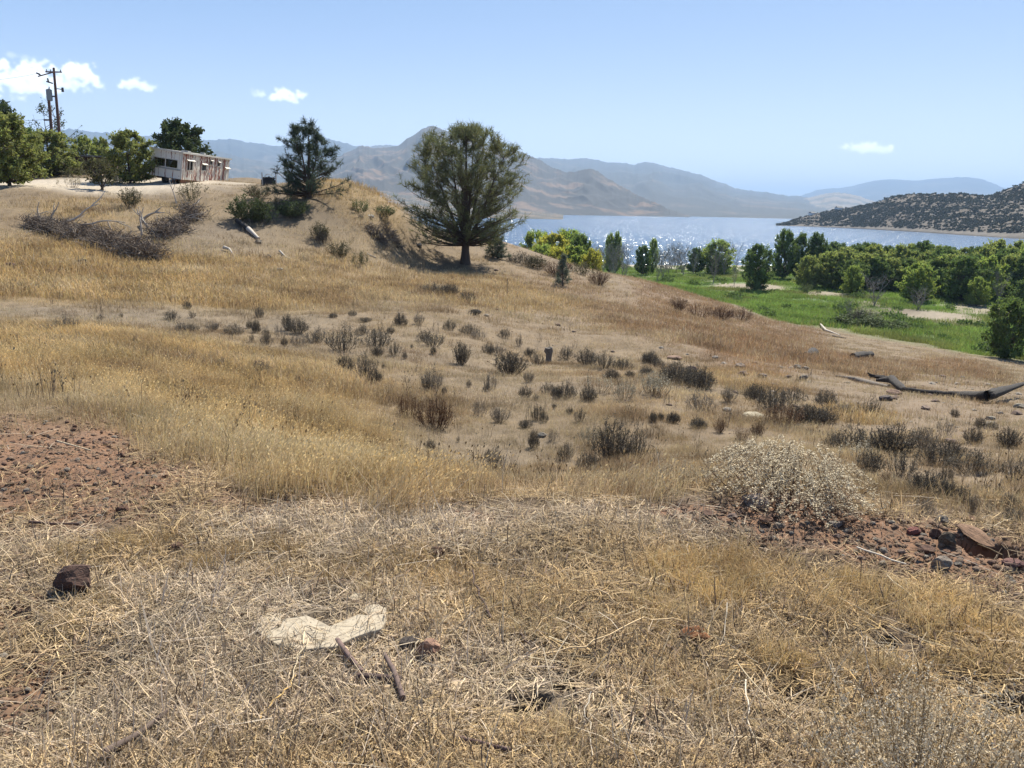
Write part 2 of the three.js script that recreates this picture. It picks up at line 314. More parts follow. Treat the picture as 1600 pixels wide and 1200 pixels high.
// burrow mouths in the pad
for (const [u, v, rad, dep, st] of [[828, 1098, .07, .12, 1.6], [882, 1074, .045, .09, 1.4], [756, 1108, .04, .07, 1.4], [1244, 1090, .075, .09, 1.5], [1383, 1003, .05, .09, 1.2], [1578, 1100, .08, .10, 1.4], [196, 985, .035, .035, 1.6], [70, 1070, .045, .035, 1.4], [1548, 868, .13, .22, 1.9], [1510, 860, .09, .16, 1.7], [500, 966, .05, .03, 1.2]]) {
  const q = look(u, v), r = EYE / Math.tan(-q.el); pits.push([r * Math.sin(q.az), -r * Math.cos(q.az), rad, dep, st]);
}
{
  const azs = [], ss = [], F = 46 * RAD, n = 545;
  for (let i = 0; i <= n; i++) azs.push(lerp(-F, F, i / n));
  for (let i = 1; i < 42; i++) azs.push(F + (2 * Math.PI - 2 * F) * i / 42);
  azs.push(2 * Math.PI - F);
  for (let s = Math.log(.35); s < Math.log(1.5); s += .05) ss.push(s);
  for (let s = Math.log(1.5); s < Math.log(12); s += .0075) ss.push(s);
  for (let s = Math.log(12); s < Math.log(420); s += .0125) ss.push(s);
  for (let s = Math.log(420); s < Math.log(20000); s += .22) ss.push(s);
  ss.push(Math.log(20000));
  const A = azs.length, S = ss.length, P = new Float32Array((A * S + 1) * 3), U = new Float32Array((A * S + 1) * 2), Cc = new Float32Array((A * S + 1) * 3), I = [];
  for (let j = 0; j < S; j++) for (let i = 0; i < A; i++) {
    const r = Math.exp(ss[j]), x = r * Math.sin(azs[i]), z = -r * Math.cos(azs[i]), y = H(x, z), o = j * A + i, c = groundColor(x, z, y);
    P.set([x, y, z], o * 3); U.set([x / 1.6, z / 1.6], o * 2); Cc.set([c[0] * 1.15, c[1] * 1.15, c[2] * 1.15], o * 3);
    if (j && i) { const a = o - A - 1, b = o - A, d = o - 1; I.push(a, b, o, a, o, d); }
  }
  P.set([0, H(0, 0), 0], A * S * 3); Cc.set([.35, .27, .18], A * S * 3);
  for (let i = 1; i < A; i++) I.push(A * S, i, i - 1);
  const g = new THREE.BufferGeometry();
  g.setAttribute('position', new THREE.BufferAttribute(P, 3)); g.setAttribute('uv', new THREE.BufferAttribute(U, 2)); g.setAttribute('color', new THREE.BufferAttribute(Cc, 3)); g.setIndex(I);
  g.computeVertexNormals();
  tag(mesh('ground', g, groundMat), 'dry grassy hillside falling to a green valley floor', 'ground', null, 'structure');
}

// ---------- the lake ----------
{
  const W = 512, h = new Float32Array(W * W), R = rng(77), waves = [];
  for (let k = 0; k < 46; k++) { const f = 2 + Math.floor(Math.pow(R(), 1.4) * 30), a = (R() - .5) * 2.2 + 1.1; waves.push([Math.round(f * Math.cos(a)), Math.round(f * Math.sin(a)), R() * 6.28, Math.pow(f, -.75)]); }
  let mx = 0; for (let y = 0; y < W; y++) for (let x = 0; x < W; x++) { let s = 0; for (const [a, b, p, m] of waves) s += m * Math.sin((a * x + b * y) / W * 2 * Math.PI + p); h[y * W + x] = s; mx = Math.max(mx, Math.abs(s)); }
  let rms = 0; const AMP = 1.08, d = new Uint8Array(W * W * 4); for (let i = 0; i < W * W; i++) { const x = i % W, y = (i - x) / W, k = AMP, gx = (h[y * W + (x + 1) % W] - h[y * W + (x + W - 1) % W]) * k, gy = (h[((y + 1) % W) * W + x] - h[((y + W - 1) % W) * W + x]) * k, l = Math.hypot(gx, gy, 1); d[i * 4] = 127.5 - 127 * gx / l; d[i * 4 + 1] = 127.5 - 127 * gy / l; d[i * 4 + 2] = 127.5 + 127 / l; d[i * 4 + 3] = 255; rms += gx * gx + gy * gy; } 
  const t = new THREE.DataTexture(d, W, W); t.wrapS = t.wrapT = THREE.RepeatWrapping; t.magFilter = THREE.LinearFilter; t.needsUpdate = true;
  const m = new THREE.MeshPhysicalMaterial({ color: new THREE.Color(.022, .06, .12), roughness: .2, metalness: 0, ior: 1.33, normalMap: t, normalScale: new THREE.Vector2(1, 1) });
  const P = [], U = [], I = [], n = 60, rs = [203, 215, 240, 300, 420, 650, 1000, 1600, 2600, 4200, 7000];
  for (const r of rs) for (let i = 0; i <= n; i++) { const a = lerp(-40, 60, i / n) * RAD, x = r * Math.sin(a), z = -r * Math.cos(a); P.push(x, WATER, z); U.push(x / 40, z / 40); }
  for (let j = 1; j < rs.length; j++) for (let i = 1; i <= n; i++) { const o = j * (n + 1) + i; I.push(o - n - 2, o - n - 1, o, o - n - 2, o, o - 1); }
  const g = new THREE.BufferGeometry(); g.setAttribute('position', new THREE.Float32BufferAttribute(P, 3)); g.setAttribute('uv', new THREE.Float32BufferAttribute(U, 2)); g.setIndex(I); g.computeVertexNormals();
  tag(mesh('lake', g, m), 'blue lake glittering in the sun below the mountains', 'lake', null, 'structure');
}

// ---------- mountains and hills ----------
const hillMat = new THREE.MeshStandardMaterial({ vertexColors: true, roughness: 1 });
const skyAt = new Map();
function range(name, label, pts, o) {
  const L = pts.map(([u, v]) => { const q = look(u, v); return [q.az, q.el]; }).sort((a, b) => a[0] - b[0]);
  const el = (az) => { let i = 0; while (i < L.length - 2 && L[i + 1][0] < az) i++; const t = clamp((az - L[i][0]) / (L[i + 1][0] - L[i][0])), tt = lerp(t, t * t * (3 - 2 * t), .35); return lerp(L[i][1], L[i + 1][1], tt); };
  const a0 = L[0][0], a1 = L[L.length - 1][0], nc = Math.ceil((a1 - a0) / (o.step * RAD)), nr = o.rows, P = [], C = [], I = [], fr = typeof o.foot === 'function' ? o.foot : () => o.foot, cr = typeof o.crest === 'function' ? o.crest : () => o.crest;
  const height = (i, t) => {
    const az = lerp(a0, a1, i), fo = fr(az), cd = cr(az) * (1 + (o.wander ?? .06) * fbm(az * 14, o.seed, 3)), r = lerp(fo, cd, t), x = r * Math.sin(az), z = -r * Math.cos(az);
    const yc = EYE + cd * Math.tan(el(az)) + Math.abs(fbm(az * o.bump, o.seed, 3)) * o.rough, hh = yc - o.y0;
    const tt = Math.min(t, 1), lat = az * (fo + cd) / 2;
    const sp = 1 - Math.abs(fbm(lat / o.spur + fbm(lat / o.spur * 1.7, t * 1.2, 2) * .5, tt * .8 + o.seed, 3, .5)) * 2.1;
    const sp2 = 1 - Math.abs(fbm(lat / o.spur * 3.3 + 40 + tt * .7, tt * 1.6 + o.seed, 3, .5)) * 2;
    let y = o.y0 + hh * (Math.pow(tt, o.pow ?? 1.15)) + hh * o.depth * (sp * .75 + sp2 * .25 - .35) * Math.sin(Math.PI * Math.pow(tt, .9)) * Math.min(1, tt * 3);
    if (t > 1) y = yc - hh * (t - 1) * 2.5;
    if (t < .02) y = Math.min(y, o.y0 + (t > 0 ? .3 : -3));
    return [x, y, z, r, sp];
  };
  for (let j = 0; j <= nr; j++) for (let i = 0; i <= nc; i++) {
    const t = j / nr * 1.18, q = height(i / nc, t), c = o.color(q[0], q[1], q[2], Math.min(t, 1), q[4]);
    P.push(q[0], q[1], q[2]); C.push(...c);
    if (i && j) { const k = j * (nc + 1) + i; I.push(k - nc - 2, k - nc - 1, k, k - nc - 2, k, k - 1); }
  }
  const g = new THREE.BufferGeometry(); g.setAttribute('position', new THREE.Float32BufferAttribute(P, 3)); g.setAttribute('color', new THREE.Float32BufferAttribute(C, 3)); g.setIndex(I); g.computeVertexNormals();
  const m = tag(mesh(name, g, hillMat), label, name.replace(/_/g, ' '), null, 'structure');
  m.userData.category = 'mountain';
  return { m, height, el, a0, a1, fr, cr };
}
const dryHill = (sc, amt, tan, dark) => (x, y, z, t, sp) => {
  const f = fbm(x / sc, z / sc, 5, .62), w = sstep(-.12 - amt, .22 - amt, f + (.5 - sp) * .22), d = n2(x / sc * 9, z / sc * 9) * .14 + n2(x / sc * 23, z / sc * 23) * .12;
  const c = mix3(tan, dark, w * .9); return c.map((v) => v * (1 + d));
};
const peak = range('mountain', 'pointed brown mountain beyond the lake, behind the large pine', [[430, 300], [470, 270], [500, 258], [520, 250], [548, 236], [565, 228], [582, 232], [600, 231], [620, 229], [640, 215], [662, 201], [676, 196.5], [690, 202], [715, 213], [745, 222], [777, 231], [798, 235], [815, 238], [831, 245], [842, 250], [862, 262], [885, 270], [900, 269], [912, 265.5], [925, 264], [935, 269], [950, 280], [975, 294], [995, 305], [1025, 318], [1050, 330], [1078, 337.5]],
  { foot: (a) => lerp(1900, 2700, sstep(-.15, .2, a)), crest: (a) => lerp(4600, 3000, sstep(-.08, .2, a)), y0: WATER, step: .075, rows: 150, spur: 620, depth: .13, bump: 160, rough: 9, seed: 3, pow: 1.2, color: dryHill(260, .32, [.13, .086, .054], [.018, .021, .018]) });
range('mountain', 'hazy blue ridge behind and right of the pointed mountain', [[780, 262], [838, 247], [870, 248], [890, 249.5], [910, 247], [930, 250], [950, 254], [975, 255], [990, 258], [1008, 253], [1022, 255], [1030, 258], [1060, 265], [1090, 272], [1130, 287], [1150, 295], [1180, 299], [1200, 301], [1232, 307], [1245, 306], [1262, 309], [1300, 320], [1340, 334]],
  { foot: 3100, crest: 8600, y0: WATER, step: .09, rows: 90, spur: 1500, depth: .12, bump: 90, rough: 16, seed: 5, color: dryHill(900, .4, [.085, .07, .055], [.03, .034, .03]) });
range('mountain', 'small pale tan ridge at the far end of the lake', [[1225, 322], [1262, 309], [1275, 306], [1290, 303], [1307, 300.5], [1325, 303], [1340, 306], [1360, 313], [1400, 325]],
  { foot: 4400, crest: 7300, y0: WATER, step: .1, rows: 60, spur: 700, depth: .14, bump: 150, rough: 10, seed: 8, color: dryHill(500, -.05, [.19, .15, .105], [.06, .06, .045]) });
range('mountain', 'faint distant mountain on the horizon above the right hill', [[1225, 318], [1250, 307], [1262, 302], [1282, 296], [1310, 294], [1325, 292], [1350, 286], [1375, 281], [1395, 280], [1412, 281], [1430, 282], [1450, 280], [1475, 278], [1500, 277], [1515, 277], [1530, 279], [1550, 286], [1570, 294], [1620, 306], [1700, 318]],
  { foot: 9000, crest: 15500, y0: WATER, step: .13, rows: 50, spur: 2600, depth: .1, bump: 60, rough: 20, seed: 13, color: dryHill(1500, .2, [.085, .075, .06], [.035, .038, .034]) });
range('mountain', 'long faint range on the horizon behind the left trees and pines', [[-120, 215], [0, 208], [60, 204], [113, 202], [130, 203.5], [150, 206.5], [165, 207.5], [200, 210], [225, 213], [240, 211], [248, 210.5], [262, 213], [300, 218], [330, 219], [345, 217.5], [360, 217.5], [390, 222.5], [400, 223], [430, 228], [470, 224], [500, 217], [512, 216.5], [530, 221], [560, 229], [575, 229], [600, 226.5], [612, 226.5], [640, 230], [700, 250], [800, 280]],
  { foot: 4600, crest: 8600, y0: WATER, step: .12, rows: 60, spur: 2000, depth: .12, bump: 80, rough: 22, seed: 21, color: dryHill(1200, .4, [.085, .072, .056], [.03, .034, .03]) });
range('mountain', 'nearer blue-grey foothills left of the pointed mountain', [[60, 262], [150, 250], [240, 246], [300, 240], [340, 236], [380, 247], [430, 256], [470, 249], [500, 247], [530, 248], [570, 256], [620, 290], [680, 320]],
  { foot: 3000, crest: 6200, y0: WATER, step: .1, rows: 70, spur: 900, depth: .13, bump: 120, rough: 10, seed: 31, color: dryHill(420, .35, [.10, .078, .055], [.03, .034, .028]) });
const foothill = range('hill', 'low dry foothills with scattered dark trees under the pointed mountain', [[420, 300], [470, 292], [530, 290], [580, 297], [640, 306], [700, 312], [760, 322], [830, 331], [880, 335]],
  { foot: 1250, crest: 2200, y0: WATER, step: .08, rows: 70, spur: 320, depth: .14, bump: 160, rough: 5, seed: 41, color: dryHill(110, .2, [.15, .105, .066], [.03, .034, .024]) });
const eHill = range('hill', 'brown hill dotted with dark trees on the right shore of the lake', [[1212, 351.5], [1222, 350], [1245, 342], [1260, 338], [1275, 334], [1300, 329], [1325, 326], [1345, 322], [1362, 319], [1387, 310.5], [1405, 306], [1425, 303.5], [1450, 303.5], [1475, 303.5], [1500, 303.5], [1525, 305.5], [1545, 306.5], [1562, 300.5], [1585, 292], [1600, 287], [1640, 274], [1700, 262], [1800, 250]],
  { foot: (a) => lerp(1120, 700, sstep(.31, .58, a)), crest: (a) => lerp(1250, 1150, sstep(.33, .5, a)), y0: WATER, step: .055, rows: 100, spur: 170, depth: .1, bump: 200, rough: 2, wander: .02, seed: 51, pow: .95,
    color: (x, y, z, t, sp) => { if (t < .075) return mix3([.085, .072, .056], [.12, .10, .078], clamp(.5 + n2(x / 14, z / 14))); const c = mix3([.072, .053, .034], [.055, .044, .03], clamp(.5 + fbm(x / 60, z / 60, 4))); return c.map((v) => v * (1 + n2(x / 6, z / 6) * .2)); } });

// ---------- plant builders ----------
const leafy = (r, g, b, tr = .35) => new THREE.MeshPhysicalMaterial({ color: new THREE.Color(r, g, b), vertexColors: true, roughness: 1, transmission: tr, thickness: 0, specularIntensity: .4 });
const M = {
  bark: new THREE.MeshStandardMaterial({ color: new THREE.Color(.085, .062, .048), roughness: 1, vertexColors: true }),
  paleBark: new THREE.MeshStandardMaterial({ color: new THREE.Color(.17, .145, .12), roughness: 1, vertexColors: true }),
  deadWood: new THREE.MeshStandardMaterial({ color: new THREE.Color(.23, .205, .18), roughness: 1, vertexColors: true }),
  needle: leafy(.165, .18, .08, .28), needleDark: leafy(.07, .095, .058, .2),
  road: leafy(.19, .215, .06, .48), willow: leafy(.235, .305, .065, .55), willowDark: leafy(.12, .175, .045, .42), willowYellow: leafy(.36, .36, .06, .52), oak: leafy(.07, .095, .035, .25), olive: leafy(.235, .28, .075, .52),
  straw: leafy(1, 1, 1, .3), twig: new THREE.MeshStandardMaterial({ vertexColors: true, roughness: 1 }), shrub: leafy(1, 1, 1, .2), meadow: leafy(1, 1, 1, .4),
};
function leafQuad(g, p, dir, len, wid, R) {
  // a folded lozenge
  const d = dir.clone().normalize(), s = V3(R() - .5, R() - .5, R() - .5).cross(d).normalize().multiplyScalar(wid / 2), n = s.clone().cross(d).normalize().multiplyScalar(wid * .18);
  const a = [p.x, p.y, p.z], m = p.clone().addScaledVector(d, len * .5), b = p.clone().addScaledVector(d, len).toArray();
  const l = m.clone().sub(s).add(n).toArray(), r = m.clone().add(s).add(n).toArray();
  g.tri(a, r, b); g.tri(a, b, l);
}
const rnd3 = (R) => { const z = R() * 2 - 1, f = R() * 6.2832, q = Math.sqrt(1 - z * z); return V3(q * Math.cos(f), z, q * Math.sin(f)); };
const gauss = (R) => (R() + R() + R() + R() - 2) * 0.866;

// A tree grown towards points spread through its crown: trunk and limbs, and foliage round the outer part of every limb.
// o: seed, h, radius(yn, angle) in metres, base (crown base 0..1), targets, rise (how steeply limbs climb), leaders [[x, z, top]...], trunk radius, kind
function grow(o) {
  const R = rng(o.seed), wood = new Geo(), leaf = new Geo(), h = o.h, fork = (o.fork ?? .2) * h;
  wood.col = [1, 1, 1];
  const leaders = (o.leaders ?? [[0, 0, .9]]).map(([x, z, t], k) => {
    const pts = [], n = 9; let wob = V3(0, 0, 0);
    for (let i = 0; i <= n; i++) { const f = i / n, y = t * h * f, b = clamp((y - fork) / (h * t - fork)); wob.x += gauss(R) * .012 * h * (f > .15); wob.z += gauss(R) * .012 * h * (f > .15); pts.push([x * h * Math.pow(b, .8) + wob.x * b, y, z * h * Math.pow(b, .8) + wob.z * b]); }
    const rad = pts.map((p, i) => Math.max(.012 * o.trunk / .2, o.trunk * (k ? .62 : 1) * Math.pow(1 - i / n * .93, 1.1) * (i === 0 ? 1.35 : 1)));
    wood.tube(pts, rad, 8);
    return { pts, rad, at(y) { const f = clamp(y / (t * h)) * n, i = Math.min(n - 1, Math.floor(f)), q = f - i; return { p: V3(lerp(pts[i][0], pts[i + 1][0], q), lerp(pts[i][1], pts[i + 1][1], q), lerp(pts[i][2], pts[i + 1][2], q)), r: lerp(rad[i], rad[i + 1], q) }; } };
  });
  for (let k = 0; k < o.targets; k++) {
    const yn = lerp(o.base ?? .15, 1, Math.pow((k + R()) / o.targets, o.skew ?? 1)), an = R() * 6.2832, rr = o.radius(yn, an) * Math.pow(R(), o.hollow ? (o.hollow === true ? .35 : o.hollow) : .5);
    const T = V3(Math.cos(an) * rr, yn * h, Math.sin(an) * rr);
    if (o.lump && n3(T.x / h * o.lump[0], T.y / h * o.lump[0], T.z / h * o.lump[0] + o.seed) < o.lump[1]) continue;
    let best = leaders[0], bd = 1e9; for (const l of leaders) { const q = l.at(T.y * .9).p, d = Math.hypot(q.x - T.x, q.z - T.z); if (d < bd) { bd = d; best = l; } }
    const y0 = Math.max(o.low ? o.low * h : fork * .8, Math.min(T.y - bd * (o.rise ?? .6), T.y * .97)), B = best.at(Math.max(.06 * h, y0)), A = B.p, D = T.clone().sub(A), len = D.length();
    if (len < .02 * h) continue;
    const mid = A.clone().lerp(T, .55).add(V3(gauss(R) * (o.crook ?? .07) * len, (o.sag ?? -.06) * len + gauss(R) * (o.crook ?? .07) * .6 * len, gauss(R) * (o.crook ?? .07) * len)), pts = [];
    for (let i = 0; i <= 4; i++) { const t = i / 4; pts.push(A.clone().multiplyScalar((1 - t) ** 2).addScaledVector(mid, 2 * t * (1 - t)).addScaledVector(T, t * t)); }
    const r0 = Math.min(B.r * .55, .012 * len + .006 * h) * (o.limb ?? 1);
    wood.tube(pts.map((p) => p.toArray()), [0, 1, 2, 3, 4].map((i) => Math.max(r0 * (1 - i / 4 * .8), .004)), 5, false);
    const end = T.clone().sub(mid).normalize();
    for (let q = 0; q < (o.per ?? 6); q++) {
      const t = 1 - Math.pow(R(), o.tipness ?? 1.4) * (o.along ?? .55), i = Math.min(3, Math.floor(t * 4)), P = pts[i].clone().lerp(pts[i + 1], t * 4 - i);
      const out = end.clone().addScaledVector(rnd3(R), .8).add(V3(0, o.up ?? .15, 0)).normalize(), tl = (o.twig ?? .05) * h * (.5 + R()), E = P.clone().addScaledVector(out, tl);
      if (o.twigs !== false) { wood.ribbon([P.toArray(), E.toArray()], .004 * h * (o.limb ?? 1) * (o.tw ?? 1), .0015 * h, rnd3(R).cross(out).normalize().toArray()); }
      const v = .72 + R() * .56; 
      if (o.kind === 'needle') {
        leaf.col = [v * (.95 + R() * .15), v, v * (.9 + R() * .2)];
        for (let m = 0; m < o.leaves; m++) {
          const b = P.clone().lerp(E, .35 + R() * .75), d = out.clone().multiplyScalar(.7).addScaledVector(rnd3(R), 1).normalize(), s = rnd3(R).cross(d).normalize(), w = o.leafW, L = o.leafL * (.6 + R() * .7), e = b.clone().addScaledVector(d, L);
          leaf.tri([b.x - s.x * w, b.y - s.y * w, b.z - s.z * w], [b.x + s.x * w, b.y + s.y * w, b.z + s.z * w], e.toArray());
        }
      } else if (o.kind === 'leaf') {
        for (let m = 0; m < o.leaves; m++) {
          const w = v * (.85 + R() * .3); leaf.col = [w * (.9 + R() * .25), w, w * (.8 + R() * .3)];
          const b = P.clone().lerp(E, R()).add(V3(gauss(R), gauss(R), gauss(R)).multiplyScalar((o.spread ?? .035) * h));
          leafQuad(leaf, b, rnd3(R).add(V3(0, o.droop ?? -.15, 0)), o.leafL * (.6 + R() * .8), o.leafW * (.6 + R() * .8), R);
        }
      } else if (o.kind === 'bare') {
        for (let m = 0; m < o.leaves; m++) { const b = P.clone().lerp(E, R()), d = out.clone().addScaledVector(rnd3(R), .9).add(V3(0, .2, 0)).normalize(), e = b.clone().addScaledVector(d, tl * (.5 + R())); wood.ribbon([b.toArray(), e.toArray()], .0032 * h * (o.tw ?? 1), .001 * h, rnd3(R).cross(d).normalize().toArray()); }
      }
    }
  }
  return { wood: wood.build(), leaf: leaf.size ? leaf.build() : null };
}
function treeThing(name, label, category, parts, woodMat, leafMat, pos, turn, sc, group) {
  const t = thing(name, label, category, pos, turn, group);
  mesh('trunk', parts.wood, woodMat, t); if (parts.leaf) mesh('crown', parts.leaf, leafMat, t);
  if (sc) sc.isVector3 ? t.scale.copy(sc) : t.scale.setScalar(sc);
  return t;
}
// A many-stemmed dry shrub: stems fan out from the foot, twigs off the stems, and bits of leaf or seed on the twigs. Unit height and unit width.
function shrubParts(o) {
  const R = rng(o.seed), stem = new Geo(), leaf = new Geo();
  for (let k = 0; k < o.stems; k++) {
    const a = R() * 6.2832, q = Math.sqrt(R()), lx = Math.cos(a) * q * .5, lz = Math.sin(a) * q * .5, top = (1 - q * q * (o.dome ?? .45)) * ((o.jag ?? .62) + R() * (1 - (o.jag ?? .62))), f0 = o.foot ?? .38;
    const A = V3(lx * f0, -.04, lz * f0), B = V3(lx * (f0 + .5) + gauss(R) * .03, top * .5, lz * (f0 + .5) + gauss(R) * .03), C = V3(lx + gauss(R) * .05, top, lz + gauss(R) * .05), v = .7 + R() * .6;
    stem.col = o.stem.map((c) => c * v); const side = V3(R() - .5, 0, R() - .5).normalize().toArray(), w = o.w * (.7 + R() * .6);
    stem.ribbon([A.toArray(), B.toArray(), C.toArray()], w, w * .35, side);
    for (let t = 0; t < o.twigs; t++) {
      const f = (o.from ?? .3) + R() * (1 - (o.from ?? .3)), P = f < .5 ? A.clone().lerp(B, f * 2) : B.clone().lerp(C, f * 2 - 1), d = C.clone().sub(A).normalize().addScaledVector(rnd3(R), .75).add(V3(0, .35, 0)).normalize(), L = o.twigL * (.5 + R()), E = P.clone().addScaledVector(d, L);
      const u = .7 + R() * .6; stem.col = o.twigC.map((c) => c * u);
      stem.ribbon([P.toArray(), E.toArray()], w * .55, w * .2, rnd3(R).cross(d).normalize().toArray());
      for (let m = 0; m < o.leaves; m++) {
        if (f < (o.leafFrom ?? 0)) continue;
        const s = .65 + R() * .6; leaf.col = o.leaf.map((c) => c * s);
        leafQuad(leaf, P.clone().lerp(E, R() * 1.05), rnd3(R).add(V3(0, .5, 0)), o.leafL * (.5 + R()), o.leafW * (.5 + R()), R);
      }
    }
  }
  return { stem: stem.build(), leaf: leaf.size ? leaf.build() : null };
}
function shrubThing(name, label, category, parts, pos, turn, sc, group) {
  const t = thing(name, label, category, pos, turn, group);
  mesh('stems', parts.stem, M.twig, t); if (parts.leaf) mesh('foliage', parts.leaf, M.shrub, t);
  if (sc) t.scale.copy(sc);
  return t;
}
const STYLE = {
  dark: { stems: 90, twigs: 9, leaves: 2, twigL: .17, w: .013, leafL: .045, leafW: .024, stem: [.055, .042, .034], twigC: [.075, .062, .05], leaf: [.135, .118, .088], from: .2, dome: .58 },
  grey: { stems: 64, twigs: 8, leaves: 2, twigL: .18, w: .012, leafL: .045, leafW: .025, stem: [.12, .095, .075], twigC: [.15, .125, .10], leaf: [.22, .19, .145], from: .25, dome: .45 },
  rust: { stems: 100, twigs: 8, leaves: 1, twigL: .16, w: .012, leafL: .04, leafW: .02, stem: [.085, .045, .026], twigC: [.12, .065, .036], leaf: [.17, .10, .055], from: .2, dome: .35, foot: .3 },
  pale: { stems: 46, twigs: 6, leaves: 3, twigL: .15, w: .012, leafL: .045, leafW: .022, stem: [.12, .085, .055], twigC: [.25, .21, .15], leaf: [.42, .38, .28], from: .4, leafFrom: .45, dome: .4, foot: .45 },
  green: { stems: 44, twigs: 8, leaves: 5, twigL: .2, w: .012, leafL: .07, leafW: .035, stem: [.07, .055, .035], twigC: [.08, .075, .04], leaf: [.10, .125, .045], from: .15, dome: .3, foot: .35 },
  sage: { stems: 44, twigs: 8, leaves: 4, twigL: .2, w: .012, leafL: .06, leafW: .03, stem: [.06, .045, .03], twigC: [.075, .065, .04], leaf: [.115, .105, .05], from: .15, dome: .3, foot: .35 },
};
const SHRUBS = {}; for (const k in STYLE) SHRUBS[k] = [0, 1, 2, 3, 4, 5].map((i) => shrubParts({ ...STYLE[k], dome: STYLE[k].dome + [0, .12, -.15, .05, .15, -.08][i], foot: (STYLE[k].foot ?? .38) + [0, .2, -.1, .3, .1, .05][i], stems: STYLE[k].stems * [1, .7, 1.1, .85, 1.2, .55][i] | 0, leaf: STYLE[k].leaf.map((c) => c * [1, 1.25, .8, 1.1, .9, 1.4][i]), seed: 100 + i * 7 + k.length * 31 + k.charCodeAt(0) }));
const protos = {};
let shrubCount = 0;
// a shrub whose foot the line of sight (u, v) meets, w wide and h high in photograph pixels
function shrub(style, u, v, w, h, label, group, name = 'dry_shrub', category = 'shrub') {
  const p = spot(u, v), m = mpp(p), k = (shrubCount++ * 5) % 6, turn = (shrubCount * 2.399) % 6.283, key = style + k + name, sc = V3(w * m * 1.08, h * m * 1.05, w * m * 1.08);
  p.y -= .02 * h * m;
  if (!protos[key]) return protos[key] = shrubThing(name, label, category, SHRUBS[style][k], p, turn, sc, group);
  const c = copy(protos[key], p, turn, sc, label); delete c.userData.group; if (group) c.userData.group = group; return c;
}

// ---------- trees ----------
const top = (u, v, p) => EYE + Math.hypot(p.x, p.z) * Math.tan(look(u, v).el) - p.y;       // height of what reaches up to (u, v) above the point p
{ // the large gray pine in the middle
  const p = spot(727, 412), h = top(727, 199, p);
  const env = [[.1, .12], [.17, .32], [.27, .44], [.38, .47], [.52, .45], [.68, .45], [.8, .43], [.89, .37], [.95, .28], [1, .12]];
  const rad = (y, a) => { let i = 0; while (i < env.length - 2 && env[i + 1][0] < y) i++; const t = clamp((y - env[i][0]) / (env[i + 1][0] - env[i][0])); let r = lerp(env[i][1], env[i + 1][1], t); r *= 1 + .2 * n2(a * 1.6 + 4, y * 5); if (y < .48) r *= 1 + .12 * Math.cos(a - Math.PI); return r * h; };
  const g = grow({ seed: 61, h, radius: rad, base: .17, hollow: .42, skew: .85, crook: .15, targets: 560, rise: .42, fork: .16, leaders: [[0, 0, .97], [-.12, .05, .9], [.13, -.04, .92], [.06, .12, .85], [-.05, -.13, .88], [.27, .08, .78], [-.25, -.05, .74]], trunk: .3, kind: 'needle', per: 9, leaves: 14, leafL: .38, leafW: .016, twig: .045, along: .62, tipness: 1.2, up: .3, sag: -.1, low: .15, limb: .8, lump: [5.5, -.27] });
  treeThing('gray_pine', 'large dark gray pine with a broad open crown at the middle of the hollow rim', 'pine tree', g, M.bark, M.needle, [p.x, p.y - .1, p.z]);
}
{ // the smaller pine on the brow
  const p = atR(483, 318, 56), h = top(475, 191, p);
  const env = [[.03, .36], [.12, .46], [.22, .44], [.35, .36], [.5, .31], [.65, .30], [.75, .27], [.85, .17], [.93, .15], [1, .07]];
  const rad = (y, a) => { let i = 0; while (i < env.length - 2 && env[i + 1][0] < y) i++; const t = clamp((y - env[i][0]) / (env[i + 1][0] - env[i][0])); return 1.3 * lerp(env[i][1], env[i + 1][1], t) * h * (1 + .3 * n2(a * 1.3 + 9, y * 5)) * (1 + .12 * Math.cos(a) * (y < .3)); };
  const g = grow({ seed: 67, h, radius: rad, base: .04, targets: 210, rise: .5, fork: .1, leaders: [[.02, 0, .98], [-.1, .04, .92], [.12, -.05, .72]], trunk: .17, kind: 'needle', per: 9, leaves: 15, leafL: .30, leafW: .015, twig: .06, along: .6, tipness: 1.1, up: .25, low: .05, lump: [5.5, -.2] });
  treeThing('gray_pine', 'smaller dark pine on the brow of the left slope, foliage down to the ground', 'pine tree', g, M.bark, M.needleDark, [p.x, p.y - .1, p.z]);
}
{ // young grey-green pine on the rim below the large pine
  const p = spot(879, 447), h = top(879, 400, p), g = grow({ seed: 71, h, radius: (y) => h * .28 * (1.05 - y), base: .05, targets: 60, rise: .4, trunk: .05, kind: 'needle', per: 7, leaves: 12, leafL: .16, leafW: .009, twig: .09, along: .8, up: .2, low: .04 });
  treeThing('young_pine', 'small grey-green young pine on the rim right of the large pine', 'pine tree', g, M.bark, leafy(.14, .17, .12, .2), p);
  const p2 = spot(778, 404), h2 = top(778, 372, p2), g2 = grow({ seed: 72, h: h2, radius: (y) => h2 * .75 * Math.sqrt(Math.max(0, 1.05 - y)), base: .05, targets: 80, rise: .5, trunk: .05, kind: 'needle', per: 7, leaves: 12, leafL: .2, leafW: .011, twig: .1, along: .8, up: .2, low: .04 });
  treeThing('young_pine', 'bushy grey-green young pine at the right foot of the large pine', 'pine tree', g2, M.bark, leafy(.13, .16, .11, .2), p2);
}
